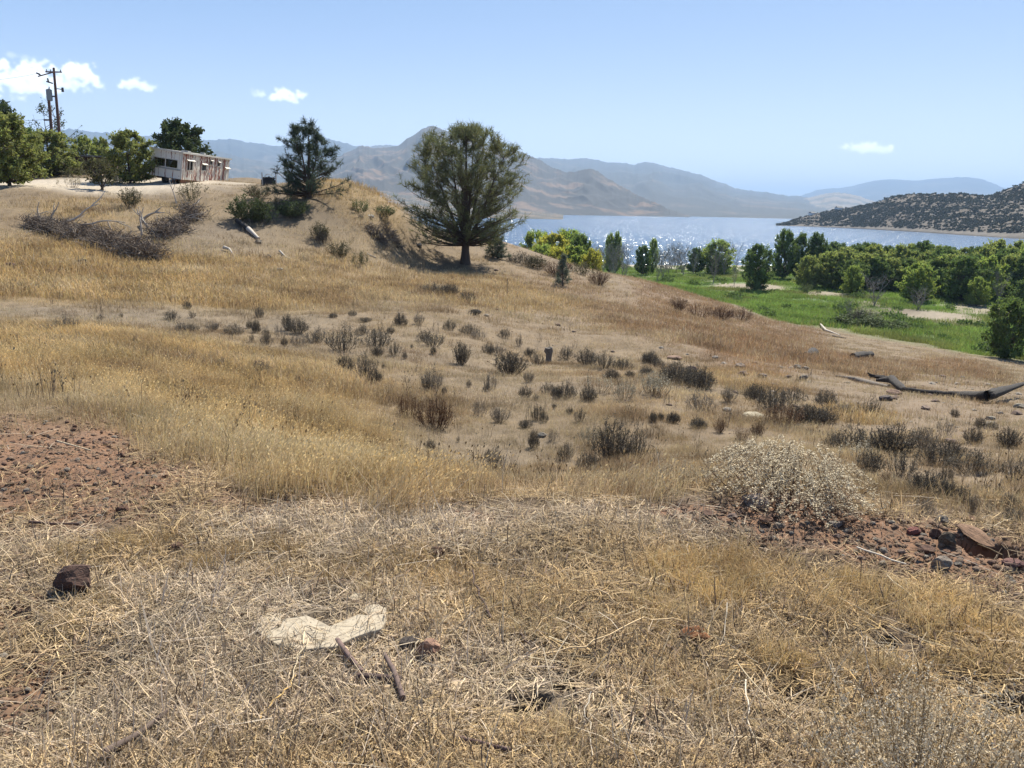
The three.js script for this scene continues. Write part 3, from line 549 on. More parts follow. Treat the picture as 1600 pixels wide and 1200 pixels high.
// round-headed and upright leaf trees, built once each and then placed by copies
const crownR = (pow, lobes, seed) => (y, a) => 0.5 * Math.pow(Math.max(0, Math.sin(Math.PI * Math.pow(clamp(y * .93 + .05), pow))), .48) * (1 + lobes * n2(a * 1.2 + seed, y * 3.4 + seed));
const leafTree = (seed, o) => grow({ seed, h: 1, radius: crownR(o.pow ?? 1, o.lobes ?? .3, seed), base: o.base ?? .12, targets: o.n ?? 210, rise: .7, fork: o.fork ?? .1, leaders: o.leaders ?? [[0, 0, .85], [-.14, .08, .75], [.15, -.06, .78], [.05, .16, .7]], trunk: o.trunk ?? .022, kind: 'leaf', per: o.per ?? 8, leaves: o.leaves ?? 9, leafL: o.leafL ?? .05, leafW: o.leafW ?? .026, twig: .06, spread: o.spread ?? .028, along: .55, low: o.low ?? .06, limb: 1, lump: o.lump ?? [5, -.35], twigs: false, hollow: true });
const WIL = [0, 1, 2, 3, 4, 5].map((i) => leafTree(200 + i * 3, { pow: [1, .85, 1.1, .9, 1.2, .95][i], lobes: .38, base: [.1, .12, .08, .16, .1, .2][i], lump: [4.5, -.3] }));
const treeKinds = {};
function leafTreeAt(kind, mat, u, r, vBase, vTop, w, label, group, name = 'willow_tree', lean = 0) {
  const p = r ? atR(u, vBase ?? 420, r) : spot(u, vBase), h = top(u, vTop, p), m = mpp(p), sc = V3(w * m, h, w * m), turn = (u * .37) % 6.28, key = kind + mat + name;
  const pos = V3(p.x, p.y - .06, p.z);
  let t;
  if (!treeKinds[key]) t = treeKinds[key] = treeThing(name, label, 'tree', WIL[kind], M.bark, M[mat], pos, turn, sc, group);
  else { t = copy(treeKinds[key], pos, turn, sc, label); delete t.userData.group; if (group) t.userData.group = group; }
  if (lean) t.rotation.z = lean;
  return t;
}
// the valley: trees that stand apart
leafTreeAt(0, 'willow', 1120, 0, 428, 376, 54, 'round green tree with a short forked trunk on the bright grass near the shore');
leafTreeAt(1, 'willowDark', 1087, 0, 427, 388, 33, 'small dark green tree just left of the round green tree near the shore');
leafTreeAt(2, 'willowDark', 1181, 0, 455, 384, 50, 'dark green tree alone on the meadow casting a black shadow to its left');
leafTreeAt(3, 'willowDark', 1003, 0, 430, 384, 28, 'dark narrow tree at the foot of the dry slope, left of the meadow');
leafTreeAt(4, 'willow', 1019, 0, 428, 374, 18, 'slim tree rising behind the dark narrow tree at the slope foot');
leafTreeAt(3, 'willow', 970, 175, 0, 366, 17, 'left of two slender round-topped trees standing against the lake');
leafTreeAt(5, 'willow', 982, 176, 0, 364, 18, 'right of two slender round-topped trees standing against the lake');
leafTreeAt(4, 'willowDark', 1222, 0, 437, 361, 40, 'tall dark tree at the left end of the tree belt');
leafTreeAt(1, 'willowDark', 1246, 0, 436, 366, 34, 'tall dark tree second from the left end of the tree belt');
leafTreeAt(5, 'willowDark', 1274, 0, 437, 365, 32, 'tall narrow dark tree third from the left end of the tree belt');
leafTreeAt(0, 'willow', 1331, 0, 460, 416, 31, 'small light green tree standing apart left of the bare dead tree');
leafTreeAt(2, 'willow', 1431, 0, 472, 412, 50, 'rounded green tree with bare grey branches at its foot');
leafTreeAt(0, 'willowDark', 1503, 0, 471, 402, 66, 'large dark green tree in the gap of the meadow near the right edge');
leafTreeAt(2, 'willow', 1538, 0, 470, 402, 50, 'lighter green tree grown together with the large dark tree near the right edge');
leafTreeAt(1, 'willow', 1526, 0, 478, 434, 32, 'small bright green tree in front of the large dark tree');
leafTreeAt(2, 'willowDark', 1570, 0, 560, 468, 64, 'bushy dark green tree closest to the dry slope at the right edge');
leafTreeAt(1, 'willowDark', 1600, 0, 490, 436, 50, 'dark green tree cut by the right edge above the closest bushy tree');
leafTreeAt(0, 'willow', 1596, 0, 455, 384, 40, 'tall green tree at the right edge, end of the tree belt');
const ORD = ['first', 'second', 'third', 'fourth', 'fifth', 'sixth', 'seventh', 'eighth', 'ninth', 'tenth', 'eleventh', 'twelfth', 'thirteenth', 'fourteenth', 'fifteenth', 'sixteenth', 'seventeenth', 'eighteenth', 'nineteenth', 'twentieth', ...['first', 'second', 'third', 'fourth', 'fifth', 'sixth', 'seventh', 'eighth', 'ninth'].map((w) => 'twenty-' + w), 'thirtieth', ...['first', 'second', 'third', 'fourth', 'fifth', 'sixth', 'seventh', 'eighth', 'ninth'].map((w) => 'thirty-' + w)];
const WILLOW = (i) => 'green willow, ' + ORD[Math.floor(i / 3)] + ' from the left in the ' + ['front', 'middle', 'back'][i % 3] + ' row of the tree belt';
{ // the belt of willows between meadow and lake
  const R = rng(31);
  for (let i = 0; i < 46; i++) {
    const row = i % 3, u = 1262 + (i / 46) * 350 + gauss(R) * 6, vt = [392, 384, 376][row] + R() * 16 - (u > 1400 ? 0 : 2) + (row === 0 ? 4 : 0);
    leafTreeAt(i % 6, ['olive', 'willow', 'olive', 'willowDark', 'olive', 'willow'][(i * 5 + row) % 6], u, [150, 172, 192][row] + R() * 14, 420, vt, 40 + R() * 18, WILLOW(i), 'willows of the tree belt');
  }
}
// the grove beyond the rim, right of the large pine
for (const [k, mat, u, r, vt, w, l] of [[0, 'willow', 838, 116, 364, 66, 'leftmost light green tree of the grove behind the rim'], [2, 'willowYellow', 863, 110, 368, 70, 'yellow-green tree in the middle of the grove behind the rim'], [0, 'willow', 886, 122, 362, 66, 'tallest light green tree of the grove behind the rim'], [2, 'willowDark', 905, 114, 370, 50, 'dark green tree at the right end of the grove behind the rim'], [2, 'willowYellow', 925, 104, 390, 40, 'low yellow-green bush right of the grove on the rim'], [0, 'willow', 848, 103, 384, 62, 'low green bush in front of the grove behind the rim'], [0, 'willowYellow', 868, 99, 388, 46, 'low yellow-leaved bush in front of the grove behind the rim'], [2, 'willow', 896, 107, 386, 58, 'low mid-green bush at the front right of the grove']]) leafTreeAt(k, mat, u, r, 420, vt, w, l);
// dead and bare trees on the flooded shore
const DEAD = [0, 1, 2].map((i) => grow({ seed: 300 + i, h: 1, radius: (y, a) => .42 * Math.pow(y, .7) * (1 + .3 * n2(a, y * 3 + i)), base: .2, targets: 34, rise: 1.2, fork: .06, leaders: [[-.2, .05, .9], [.16, .1, .95], [.05, -.2, .8], [.28, 0, .75]], trunk: .016, kind: 'bare', per: 4, leaves: 3, twig: .13, limb: .9, low: .05, tw: 1.6 }));
const deadProto = {};
function dead(k, u, r, vb, vt, w, label, group, mat = 'deadWood') {
  const p = r ? atR(u, 420, r) : spot(u, vb), h = top(u, vt, p), sc = V3(w * mpp(p), h, w * mpp(p)), key = k + mat;
  if (!deadProto[key]) return deadProto[key] = treeThing('dead_tree', label, 'dead tree', DEAD[k], M[mat], null, p, u, sc, group);
  const t = copy(deadProto[key], p, u, sc, label); delete t.userData.group; if (group) t.userData.group = group; return t;
}
dead(0, 1366, 0, 478, 428, 50, 'bare leaning dead tree on the brown patch of the meadow');
dead(1, 1290, 0, 444, 414, 34, 'grey bare bush in front of the dark tall trees of the belt');
dead(2, 1435, 0, 484, 450, 44, 'bare grey branches at the foot of the rounded green tree');
dead(1, 1560, 0, 478, 424, 26, 'thin bare dead tree between the large dark tree and the right edge');
dead(2, 1324, 0, 496, 464, 20, 'thin bare sapling left of the dead leaning tree');
dead(0, 1147, 0, 446, 418, 16, 'thin bare sapling beside the sandy patch, left of the lone dark tree');
{ const R = rng(17); for (let i = 0; i < 30; i++) { const u = i < 14 ? 925 + i * 4 : i < 24 ? 1028 + (i - 14) * 4.2 : 1068 + (i - 24) * 16; dead(i % 3, u, 150 + R() * 60, 0, 380 + R() * 16, 20 + R() * 16, 'bare grey drowned tree, ' + ORD[i < 14 ? i : i < 24 ? i - 14 : i - 24] + ' from the left of the ' + ['left', 'middle', 'right'][i < 14 ? 0 : i < 24 ? 1 : 2] + ' stand on the lake shore', 'drowned bare trees along the shore'); } }
// plateau at the left
leafTreeAt(0, 'road', 14, 60, 280, 180, 92, 'big rounded green tree at the left edge beside the dirt road', null, 'road_tree');
leafTreeAt(1, 'road', 80, 74, 272, 205, 88, 'wide light green tree below the two power poles', null, 'road_tree');
leafTreeAt(4, 'willowDark', 46, 78, 272, 202, 60, 'darker green tree between the two big road trees at the left', null, 'road_tree');
leafTreeAt(5, 'oak', -6, 92, 272, 158, 70, 'tall dark tree behind the big tree at the left edge', null, 'road_tree');
leafTreeAt(2, 'road', 203, 66, 274, 206, 74, 'light green many-stemmed tree left of the old trailer', null, 'road_tree');
leafTreeAt(3, 'oak', 286, 86, 270, 190, 88, 'dark round-headed tree right behind the old trailer', null, 'oak_tree');
leafTreeAt(5, 'olive', 134, 96, 270, 212, 34, 'small pale tree behind the shed, left one', null, 'road_tree');
leafTreeAt(4, 'olive', 158, 98, 270, 216, 30, 'small pale tree behind the shed, right one', null, 'road_tree');
{ const g = grow({ seed: 411, h: 1, radius: crownR(.7, .4, 3), base: .35, targets: 60, rise: .8, fork: .15, leaders: [[0, 0, .9], [-.2, 0, .85], [.22, .1, .8]], trunk: .02, kind: 'leaf', per: 4, leaves: 5, leafL: .035, leafW: .018, twig: .09, spread: .03, hollow: true, lump: [4, -.15] });
  const p = atR(78, 270, 94); treeThing('airy_tree', 'thin airy tree with see-through foliage behind the power poles', 'tree', g, M.bark, M.oak, p, 0, V3(86 * mpp(p), top(78, 164, p), 86 * mpp(p))); }
{ // the dark bush by the road
  const p = spot(160, 297), h = top(155, 247, p), g = grow({ seed: 431, h: 1, radius: (y, a) => .5 * Math.pow(clamp(y * 1.3), .6) * (y > .85 ? .8 : 1) * (1 + .3 * n2(a * 1.3, y * 4)), base: .25, targets: 80, rise: .9, fork: .06, leaders: [[0, 0, .8], [-.2, .05, .7], [.2, -.05, .75]], trunk: .03, kind: 'leaf', per: 6, leaves: 7, leafL: .06, leafW: .03, twig: .07, spread: .035, lump: [5, -.3], hollow: true });
  treeThing('road_bush', 'dark olive bush with a short thick trunk at the front edge of the dirt road', 'bush', g, M.bark, leafy(.085, .085, .035, .3), p, .5, V3(56 * mpp(p), h, 56 * mpp(p))); }

// ---------- shrubs of the hollow: [x, foot y, width, height, style] in photograph pixels ----------
{
  const LAND = [[680, 640, 'the larger rusty shrub'], [857, 552, 'the short stump'], [955, 690, 'the tall dark shrub clump'], [770, 712, 'the lone shrub on bare soil'], [797, 568, 'the rounded shrub'], [407, 580, 'the lone grey shrub'], [1178, 652, 'the flat cream stone'], [1232, 730, 'the big pale bush'], [1365, 690, 'the two large dark shrubs'], [1470, 615, 'the driftwood trunk'], [1577, 782, 'the right-edge round shrub'], [727, 420, 'the large pine'], [1240, 585, 'the stone line'], [540, 500, 'the middle of the hollow'], [130, 490, 'the grey track at the left'], [280, 500, 'the grey track end'], [1520, 690, 'the bare slope at the right'], [1020, 600, 'the pale cluster'], [380, 500, 'the far left shrubs'], [1070, 580, 'the brown stone among shrubs']];
  const KIN = { d: 'dark', g: 'grey', r: 'rusty', p: 'pale-tipped' }, all = [];
  const put = (ox, oy, list) => list.forEach(([x, y, w, h, s = 'd']) => all.push([s, ox + x * .375, oy + y * .375, w * .375, h * .375]));
  put(500, 440, [[55, 150, 30, 20], [135, 142, 30, 22], [190, 168, 50, 16], [335, 185, 45, 55], [412, 178, 40, 45, 'g'], [465, 270, 100, 60], [430, 250, 50, 45], [470, 50, 100, 40], [540, 52, 70, 42], [615, 85, 60, 45], [645, 138, 50, 20], [540, 200, 45, 40], [620, 218, 70, 40], [770, 232, 50, 35], [830, 270, 26, 45, 'g'], [95, 285, 130, 90], [240, 270, 110, 75], [175, 220, 40, 40], [295, 215, 30, 25], [240, 315, 45, 42], [312, 305, 55, 45], [352, 322, 18, 32], [383, 278, 12, 15], [472, 300, 22, 30], [587, 345, 68, 82], [700, 300, 50, 40], [740, 305, 60, 40, 'g'], [900, 350, 60, 55], [870, 310, 40, 30], [1025, 320, 60, 50], [105, 370, 60, 62], [190, 395, 90, 85], [228, 420, 50, 55], [265, 362, 12, 20], [142, 445, 28, 32, 'g'], [465, 455, 80, 90, 'g'], [445, 455, 40, 60], [518, 468, 20, 30], [710, 450, 45, 65, 'g'], [695, 455, 30, 30], [620, 440, 20, 30, 'g'], [665, 562, 45, 65, 'g'], [750, 588, 75, 55, 'g'], [855, 483, 50, 45], [900, 495, 28, 25], [950, 470, 60, 50], [1020, 482, 75, 60], [985, 482, 40, 45], [1118, 500, 65, 65], [1165, 460, 90, 65, 'p'], [1265, 495, 80, 80, 'p'], [975, 530, 20, 18], [1040, 550, 26, 25], [1083, 582, 48, 48], [910, 575, 45, 60], [935, 585, 30, 40], [855, 610, 55, 30], [890, 690, 42, 75], [973, 665, 40, 50, 'g'], [1025, 740, 55, 70], [460, 700, 40, 42], [352, 690, 30, 26], [576, 668, 16, 22], [1115, 785, 80, 80], [1120, 690, 80, 80, 'p'], [1385, 585, 28, 40], [1420, 575, 22, 25], [1470, 587, 48, 40], [1575, 608, 60, 35], [1110, 345, 80, 60], [1180, 360, 90, 60], [1260, 365, 70, 45], [1215, 410, 60, 45], [1290, 400, 40, 25], [1360, 385, 50, 30], [1375, 340, 60, 45], [1410, 360, 40, 40], [1400, 480, 110, 90, 'p'], [1480, 420, 120, 75], [1560, 430, 80, 70], [870, 420, 45, 40, 'g'], [660, 240, 50, 40, 'g']]);
  put(0, 440, [[715, 160, 50, 38], [780, 115, 30, 30], [800, 150, 28, 22], [755, 205, 45, 30, 'g'], [800, 205, 45, 28], [885, 205, 50, 30, 'g'], [975, 222, 65, 45], [1082, 150, 28, 45], [1068, 212, 30, 52], [1110, 268, 40, 75], [1170, 240, 45, 60, 'g'], [1200, 205, 45, 60], [1240, 215, 75, 55], [1250, 268, 70, 45, 'g'], [1320, 255, 80, 55], [280, 205, 70, 55, 'g'], [205, 225, 50, 50, 'g'], [925, 385, 50, 60, 'g'], [965, 400, 25, 28], [992, 370, 35, 30], [1200, 400, 40, 25, 'g'], [1255, 400, 60, 30, 'g'], [1395, 440, 30, 35, 'g'], [1475, 445, 25, 30, 'g'], [420, 160, 22, 22], [505, 150, 14, 16], [560, 268, 25, 28], [1040, 195, 25, 30], [1050, 255, 20, 35], [1185, 270, 25, 35]]);
  put(1000, 440, [[40, 335, 60, 40], [25, 390, 45, 30], [60, 470, 120, 85, 'p'], [150, 410, 110, 60], [235, 440, 110, 80], [280, 445, 50, 60], [480, 490, 80, 60], [560, 530, 110, 80], [640, 500, 90, 55], [770, 520, 80, 60], [960, 555, 90, 55], [850, 555, 80, 40, 'g'], [600, 595, 120, 75, 'r'], [690, 595, 120, 70], [770, 588, 90, 55], [240, 608, 60, 38], [137, 585, 45, 35], [55, 580, 28, 32], [85, 570, 22, 22], [330, 630, 50, 50, 'r'], [420, 660, 60, 45, 'r'], [490, 640, 50, 50, 'r'], [370, 500, 60, 50, 'g'], [250, 530, 100, 60, 'g'], [795, 690, 50, 60], [900, 750, 110, 80, 'p'], [960, 790, 90, 80], [1090, 810, 110, 80], [1180, 690, 90, 70, 'g'], [1230, 765, 110, 90], [1290, 740, 80, 60], [1385, 795, 130, 85], [1560, 820, 90, 70], [1275, 835, 40, 60], [1200, 900, 120, 100], [1290, 910, 60, 60], [1345, 925, 50, 70], [1180, 965, 60, 55, 'g'], [1390, 960, 35, 55, 'g'], [1400, 925, 30, 25], [1310, 565, 30, 30], [1270, 640, 60, 50, 'g'], [1385, 670, 60, 50], [1415, 610, 30, 40], [1465, 615, 35, 25], [1530, 690, 75, 60], [1437, 870, 28, 20], [1500, 880, 30, 25], [1560, 1010, 90, 60], [1020, 880, 50, 70, 'r'], [1450, 960, 30, 40, 'g'], [1130, 870, 60, 60, 'g']]);
  const fam = new Map();
  for (const q of all) { let best, bd = 1e9; for (const l of LAND) { const d = Math.hypot(q[1] - l[0], (q[2] - l[1]) * 1.6); if (d < bd) { bd = d; best = l; } } const dx = q[1] - best[0], dy = q[2] - best[1], side = Math.abs(dx) > Math.abs(dy) * 1.2 ? (dx < 0 ? 'left of ' : 'right of ') : dy < 0 ? 'beyond ' : 'in front of ', key = KIN[q[0]] + '|' + side + best[2]; if (!fam.has(key)) fam.set(key, []); fam.get(key).push(q); }
  const NUM = ['', 'single', 'two', 'three', 'four', 'five', 'six', 'seven', 'eight', 'nine', 'ten', 'eleven', 'twelve', 'thirteen', 'fourteen', 'fifteen'];
  for (const [key, L] of fam) { const [kin, where] = key.split('|'); L.sort((a, b) => a[1] - b[1]); L.forEach((q, i) => shrub({ d: 'dark', g: 'grey', r: 'rust', p: 'pale' }[q[0]], q[1], q[2], q[3] * 1.1, q[4] * 1.22, L.length === 1 ? 'only ' + kin + ' dry shrub ' + where : (i === 0 ? 'leftmost' : i === L.length - 1 ? 'rightmost' : ORD[i] + ' from left') + ' of ' + NUM[L.length] + ' ' + kin + ' shrubs ' + where, L.length > 1 ? kin + ' shrubs ' + where : null)); }
}
// shrubs one can point to
shrub('rust', 680, 671, 53, 58, 'larger of two rusty-brown shrubs side by side in the middle of the hollow');
shrub('rust', 640, 651, 36, 40, 'smaller rusty-brown shrub touching the left of the larger rusty one');
shrub('dark', 797, 585, 50, 38, 'rounded dark shrub left of the short stump in the hollow');
shrub('dark', 770, 729, 34, 36, 'single dark shrub on bare soil in the near middle of the hollow');
shrub('dark', 955, 716, 60, 66, 'tallest dark shrub of the clump in the near middle of the hollow');
shrub('dark', 992, 716, 50, 50, 'dark lower shrub at the right of the tallest clump shrub');
shrub('grey', 407, 592, 28, 34, 'grey shrub standing alone on the left grass of the hollow');
shrub('dark', 1335, 708, 56, 44, 'large dark shrub behind the big pale bush, left one');
shrub('dark', 1394, 712, 60, 48, 'large dark shrub behind the big pale bush, right one');
shrub('dark', 1577, 794, 24, 24, 'round dark shrub just beyond the stony rim at the right edge');
shrub('sage', 203, 324, 30, 27, 'round grey-brown shrub on the grass bank below the dirt road');
shrub('sage', 300, 317, 36, 28, 'dark shrub on the bank in front of the old trailer');
shrub('green', 388, 346, 50, 40, 'grey-green shrub on the bank left of the smaller pine');
shrub('green', 413, 350, 34, 36, 'pale green shrub at the lower right of the grey-green shrub');
shrub('sage', 404, 310, 40, 18, 'low dark green shrub near the junk heap');
shrub('sage', 433, 332, 26, 24, 'dark olive shrub between the green shrubs and the smaller pine');
shrub('green', 458, 340, 44, 26, 'dark green shrub at the left foot of the smaller pine');
shrub('green', 563, 334, 24, 22, 'bright green shrub on the ridge right of the smaller pine');
shrub('sage', 500, 374, 30, 26, 'yellowish brown shrub on the slope below the smaller pine');
shrub('dark', 505, 380, 20, 24, 'dark twiggy shrub beside the yellowish one on the slope');
shrub('sage', 530, 404, 32, 24, 'olive shrub on the slope left of the pale sticks');
shrub('sage', 564, 416, 28, 24, 'dark olive shrub at the left end of the pine shadow');
shrub('green', 600, 338, 36, 16, 'low shrubs on the ridge left of the large pine');
shrub('sage', 655, 352, 26, 14, 'low olive shrub on the ridge seen through the large pine');
shrub('sage', 840, 420, 30, 22, 'olive-brown shrub on the rim right of the large pine');
shrub('dark', 815, 412, 40, 20, 'dark low shrub on the rim beside the young bushy pine');
shrub('rust', 870, 432, 50, 26, 'brown shrub on the rim above the rusty slope');
shrub('sage', 912, 430, 40, 22, 'brown-green shrub on the rim near the grove');
shrub('rust', 935, 445, 36, 22, 'reddish-brown shrub on the rim below the grove');
shrub('rust', 1090, 498, 40, 24, 'reddish-brown bush near the top of the rusty slope, left one');
shrub('rust', 1125, 499, 36, 22, 'reddish-brown bush near the top of the rusty slope, middle one');
shrub('rust', 1155, 500, 36, 20, 'reddish-brown bush near the top of the rusty slope, right one');
shrub('rust', 1060, 486, 30, 20, 'small reddish-brown bush on the crest of the rusty slope');
shrub('pale', 112, 293, 30, 18, 'low pale leafy bush beside the dark road bush');
shrub('pale', 180, 290, 16, 16, 'small pale bush right of the dark road bush');
shrub('green', 1258, 457, 18, 14, 'small round green bush alone on the meadow');
shrub('green', 1345, 512, 60, 20, 'low dark green thicket on the meadow, left part');
shrub('green', 1385, 516, 50, 16, 'low dark green thicket on the meadow, right part');
shrub('dark', 1340, 508, 24, 24, 'dark dead bush in the middle of the low meadow thicket');
shrub('grey', 1345, 505, 40, 26, 'grey twiggy bush rising behind the meadow thicket');
shrub('sage', 75, 276, 70, 14, 'low dry weeds along the road under the big light green tree');
shrub('sage', 115, 277, 50, 12, 'low dry weeds along the road in front of the shed');
shrub('sage', 216, 280, 44, 14, 'low dry weeds along the road left of the trailer');
shrub('sage', 96, 268, 24, 26, 'tan dry bush beside the shed wall');

// ---------- the big pale bushes on the near rim ----------
{
  const big = (seed, stems) => shrubParts({ ...STYLE.pale, seed, stems, twigs: 15, leaves: 3, jag: .45, w: .008, twigL: .05, leafL: .024, leafW: .010, leaf: [.54, .46, .32], twigC: [.28, .21, .13], stem: [.13, .075, .04], from: .4, leafFrom: .5, foot: 1, dome: .18 });
  const at = (u, r, w, vt, seed, stems, label) => { const p = atR(u, 780, r), m = mpp(p), h = top(u, vt, p) / m; return shrubThing('pale_bush', label, 'bush', big(seed, stems), p, seed, V3(w * m, h * m, w * m * .7)); };
  at(1232, 4.75, 236, 699, 501, 330, 'big pale-tipped dry bush on the stony rim, brown below and whitish above');
  at(1068, 4.9, 84, 706, 502, 90, 'thin pale-tipped dry bush left of the big pale bush');
  // the bush at the lower right corner: thin upright stems with whitish seed heads
  const R = rng(505), st = new Geo(), hd = new Geo(), q = look(1425, 1290), r = EYE / Math.tan(-q.el), P = V3(r * Math.sin(q.az), 0, -r * Math.cos(q.az)); P.y = H(P.x, P.z);
  for (let k = 0; k < 155; k++) {
    const a = R() * 6.283, d = Math.sqrt(R()), L = .27 + R() * .18 - d * .05, A = V3(Math.cos(a) * d * .14, -.01, Math.sin(a) * d * .09), tip = V3(A.x + Math.cos(a) * d * .17 + gauss(R) * .03, L, A.z + Math.sin(a) * d * .14 + gauss(R) * .03), mid = A.clone().lerp(tip, .5).add(V3(gauss(R) * .012, .01, gauss(R) * .012)), s = V3(R() - .5, 0, R() - .5).normalize().toArray(), v = .7 + R() * .6;
    st.col = [.21 * v, .15 * v, .075 * v]; st.ribbon([A.toArray(), mid.toArray(), tip.toArray()], .0026, .0013, s);
    for (let t = 0; t < 10; t++) {
      const f = .45 + R() * .55, B = f < .5 ? A.clone().lerp(mid, f * 2) : mid.clone().lerp(tip, f * 2 - 1), E = B.clone().add(rnd3(R).multiplyScalar(.022)).add(V3(0, .025, 0));
      st.ribbon([B.toArray(), E.toArray()], .0014, .0009, s);
      for (let m = 0; m < 6; m++) { const w = .7 + R() * .5; hd.col = [.58 * w, .49 * w, .35 * w]; leafQuad(hd, B.clone().lerp(E, R() * 1.1), rnd3(R).add(V3(0, .4, 0)), .006 + R() * .006, .003 + R() * .003, R); }
    }
  }
  const t = thing('seed_bush', 'dry bush of thin stems with whitish seed heads in the lower right corner', 'bush', P); mesh('stems', st.build(), M.twig, t); mesh('seed_heads', hd.build(), M.shrub, t);
}

// ---------- what covers the ground: straw, grass, gravel, weeds (uncountable) ----------
function tuftGeo(seed, o) {
  const R = rng(seed), g = new Geo();
  for (let k = 0; k < o.n; k++) {
    const a = R() * 6.283, d = Math.sqrt(R()) * o.spread, x = Math.cos(a) * d, z = Math.sin(a) * d, L = o.h * (.45 + R() * .75), b = R() * 6.283, ln = (o.lean ?? .45) * (.3 + R()), dx = Math.cos(b) * ln + (o.wind ?? 0), dz = Math.sin(b) * ln * .8 + (o.wind ?? 0) * .3;
    const v = .62 + R() * .62, s = V3(R() - .5, 0, R() - .5).normalize().toArray(); g.col = [v, v * (.93 + R() * .1), v * (.8 + R() * .3)];
    const A = [x, -.02, z], B = [x + dx * L * .35, L * .55, z + dz * L * .35], C = [x + dx * L, L * (1 - ln * .35), z + dz * L];
    g.ribbon([A, B, C], o.w * (.7 + R() * .6), o.w * .25, s);
    if (o.head && R() < o.head) { g.col = [v * 1.15, v * 1.1, v * .95]; leafQuad(g, V3(...C), V3(dx, .6, dz), o.h * .12, o.w * 3.2, R); }
  }
  return g.build();
}
function strawGeo(seed, o) {
  const R = rng(seed), g = new Geo();
  for (let k = 0; k < o.n; k++) {
    const a = R() * 6.283, d = Math.sqrt(R()) * o.spread, x = Math.cos(a) * d, z = Math.sin(a) * d, L = o.len * (.25 + R() * R() * 1.2 + R() * .3), b = R() * 6.283, up = R() < .14 ? .5 + R() * .7 : (R() - .35) * .22, y = .003 + R() * o.pile, v = .45 + R() * .9;
    const e = [x + Math.cos(b) * L * Math.cos(up), Math.max(.002, y + Math.sin(up) * L), z + Math.sin(b) * L * Math.cos(up)], m = [(x + e[0]) / 2 + gauss(R) * L * .06, (y + e[1]) / 2 + R() * .006, (z + e[2]) / 2 + gauss(R) * L * .06];
    g.col = R() < .25 ? [v * .72, v * .68, v * .66] : [v, v * .95, v * (.8 + R() * .18)];
    const s = V3(-Math.sin(b), (R() - .5) * 1.2, Math.cos(b)).normalize().toArray();
    g.ribbon([[x, y, z], m, e], o.w * (.6 + R() * .8), o.w * .5, s);
  }
  return g.build();
}
const strewn = (name, label, category, geos, mat, N, o) => {
  const R = rng(o.seed), lists = geos.map(() => []);
  for (let i = 0; i < N; i++) {
    const az = lerp(o.az?.[0] ?? -37, o.az?.[1] ?? 37, R()) * RAD, s = lerp(Math.log(o.r[0]), Math.log(o.r[1]), R()), r = Math.exp(s), x = r * Math.sin(az), z = -r * Math.cos(az), u = R(), w = R(), turn = R() * 6.283, k = Math.floor(R() * geos.length), t = R();
    const c = cover(x, z), q = o.keep(c, x, z, t);
    if (u > q) continue;
    lists[k].push([x, H(x, z), z, o.size(c, w, x, z), turn, o.color(c, w, x, z, t)]);
  }
  lists.forEach((L, k) => {
    if (!L.length) return;
    const m = shade(new THREE.InstancedMesh(geos[k], mat, L.length)), M4 = new THREE.Matrix4(), q = new THREE.Quaternion(), qt = new THREE.Quaternion(), S = V3(), P = V3(), col = new THREE.Color();
    L.forEach(([x, y, z, sc, turn, c], i) => {
      const e = Math.max(.03, sc * .1), nx = (H(x - e, z) - H(x + e, z)) / (2 * e), nz = (H(x, z - e) - H(x, z + e)) / (2 * e), n = V3(nx, 1, nz).normalize();
      q.setFromAxisAngle(V3(0, 1, 0), turn); if (o.flat) { qt.setFromUnitVectors(V3(0, 1, 0), n); q.premultiply(qt); }
      if (o.noTurn) q.setFromAxisAngle(V3(0, 1, 0), (turn / 6.283 - .5) * 1.4);
      S.setScalar(sc); if (sc.isVector3) S.copy(sc);
      m.setMatrixAt(i, M4.compose(P.set(x, y + (o.lift ?? 0), z), q, S)); m.setColorAt(i, col.setRGB(...c));
    });
    m.name = numbered(name); tag(m, label, category, null, 'stuff'); add(m);
  });
};
const GOLD = [.54, .385, .165], STRAW = [.47, .37, .225], PALE = [.62, .53, .36], GREY = [.37, .315, .235], RUST = [.33, .20, .105], TAN = [.33, .24, .14];
const grassColor = (c, w, x, z, t) => {
  let k = mix3(TAN, STRAW, w); k = mix3(k, GOLD, Math.max(c.gold, c.tall * .8, c.tuft) * (.55 + .45 * t)); k = mix3(k, GREY, c.track * .8); k = mix3(k, RUST, c.rust * (.55 + .4 * t));
  if (t > .93) k = mix3(k, PALE, .7); if (t < .06) k = mix3(k, [.2, .15, .09], .6);
  { const q = fbm(x * .22 + 40, z * .22, 4, .6); k = q > 0 ? mix3(k, [.50, .415, .27], clamp(q * 1.3)) : mix3(k, [.23, .155, .09], clamp(-q * 1.4)); }
  const p = (1 + fbm(x * .35, z * .35, 3) * .42) * (1 + fbm(x * 1.4, z * 1.4, 2) * .2); return k.map((v) => v * p);
};
// ground kept clear by the broken concrete: x, z, half-width, half-depth
const KEEP = [[1232, 770, 130, 26], [1068, 772, 50, 16], [497, 996, 78, 22], [1088, 1004, 26, 14], [668, 1028, 26, 14], [596, 1066, 40, 22], [420, 974, 16, 14], [590, 956, 16, 7]].map(([u, v, a, b]) => { const q = look(u, v), r = EYE / Math.tan(-q.el), m = r / FPX; return [r * Math.sin(q.az), -r * Math.cos(q.az), a * m * 1.2, b * m * 2.5]; });
const clear = (x, z) => { for (const q of pits) if (Math.hypot(x - q[0], (z - q[1]) * (q[4] ?? 1)) < q[2] + .15) return 0; for (const q of KEEP) if (Math.hypot((x - q[0]) / q[2], (z - q[1]) / q[3]) < 1) return .06; return 1; };
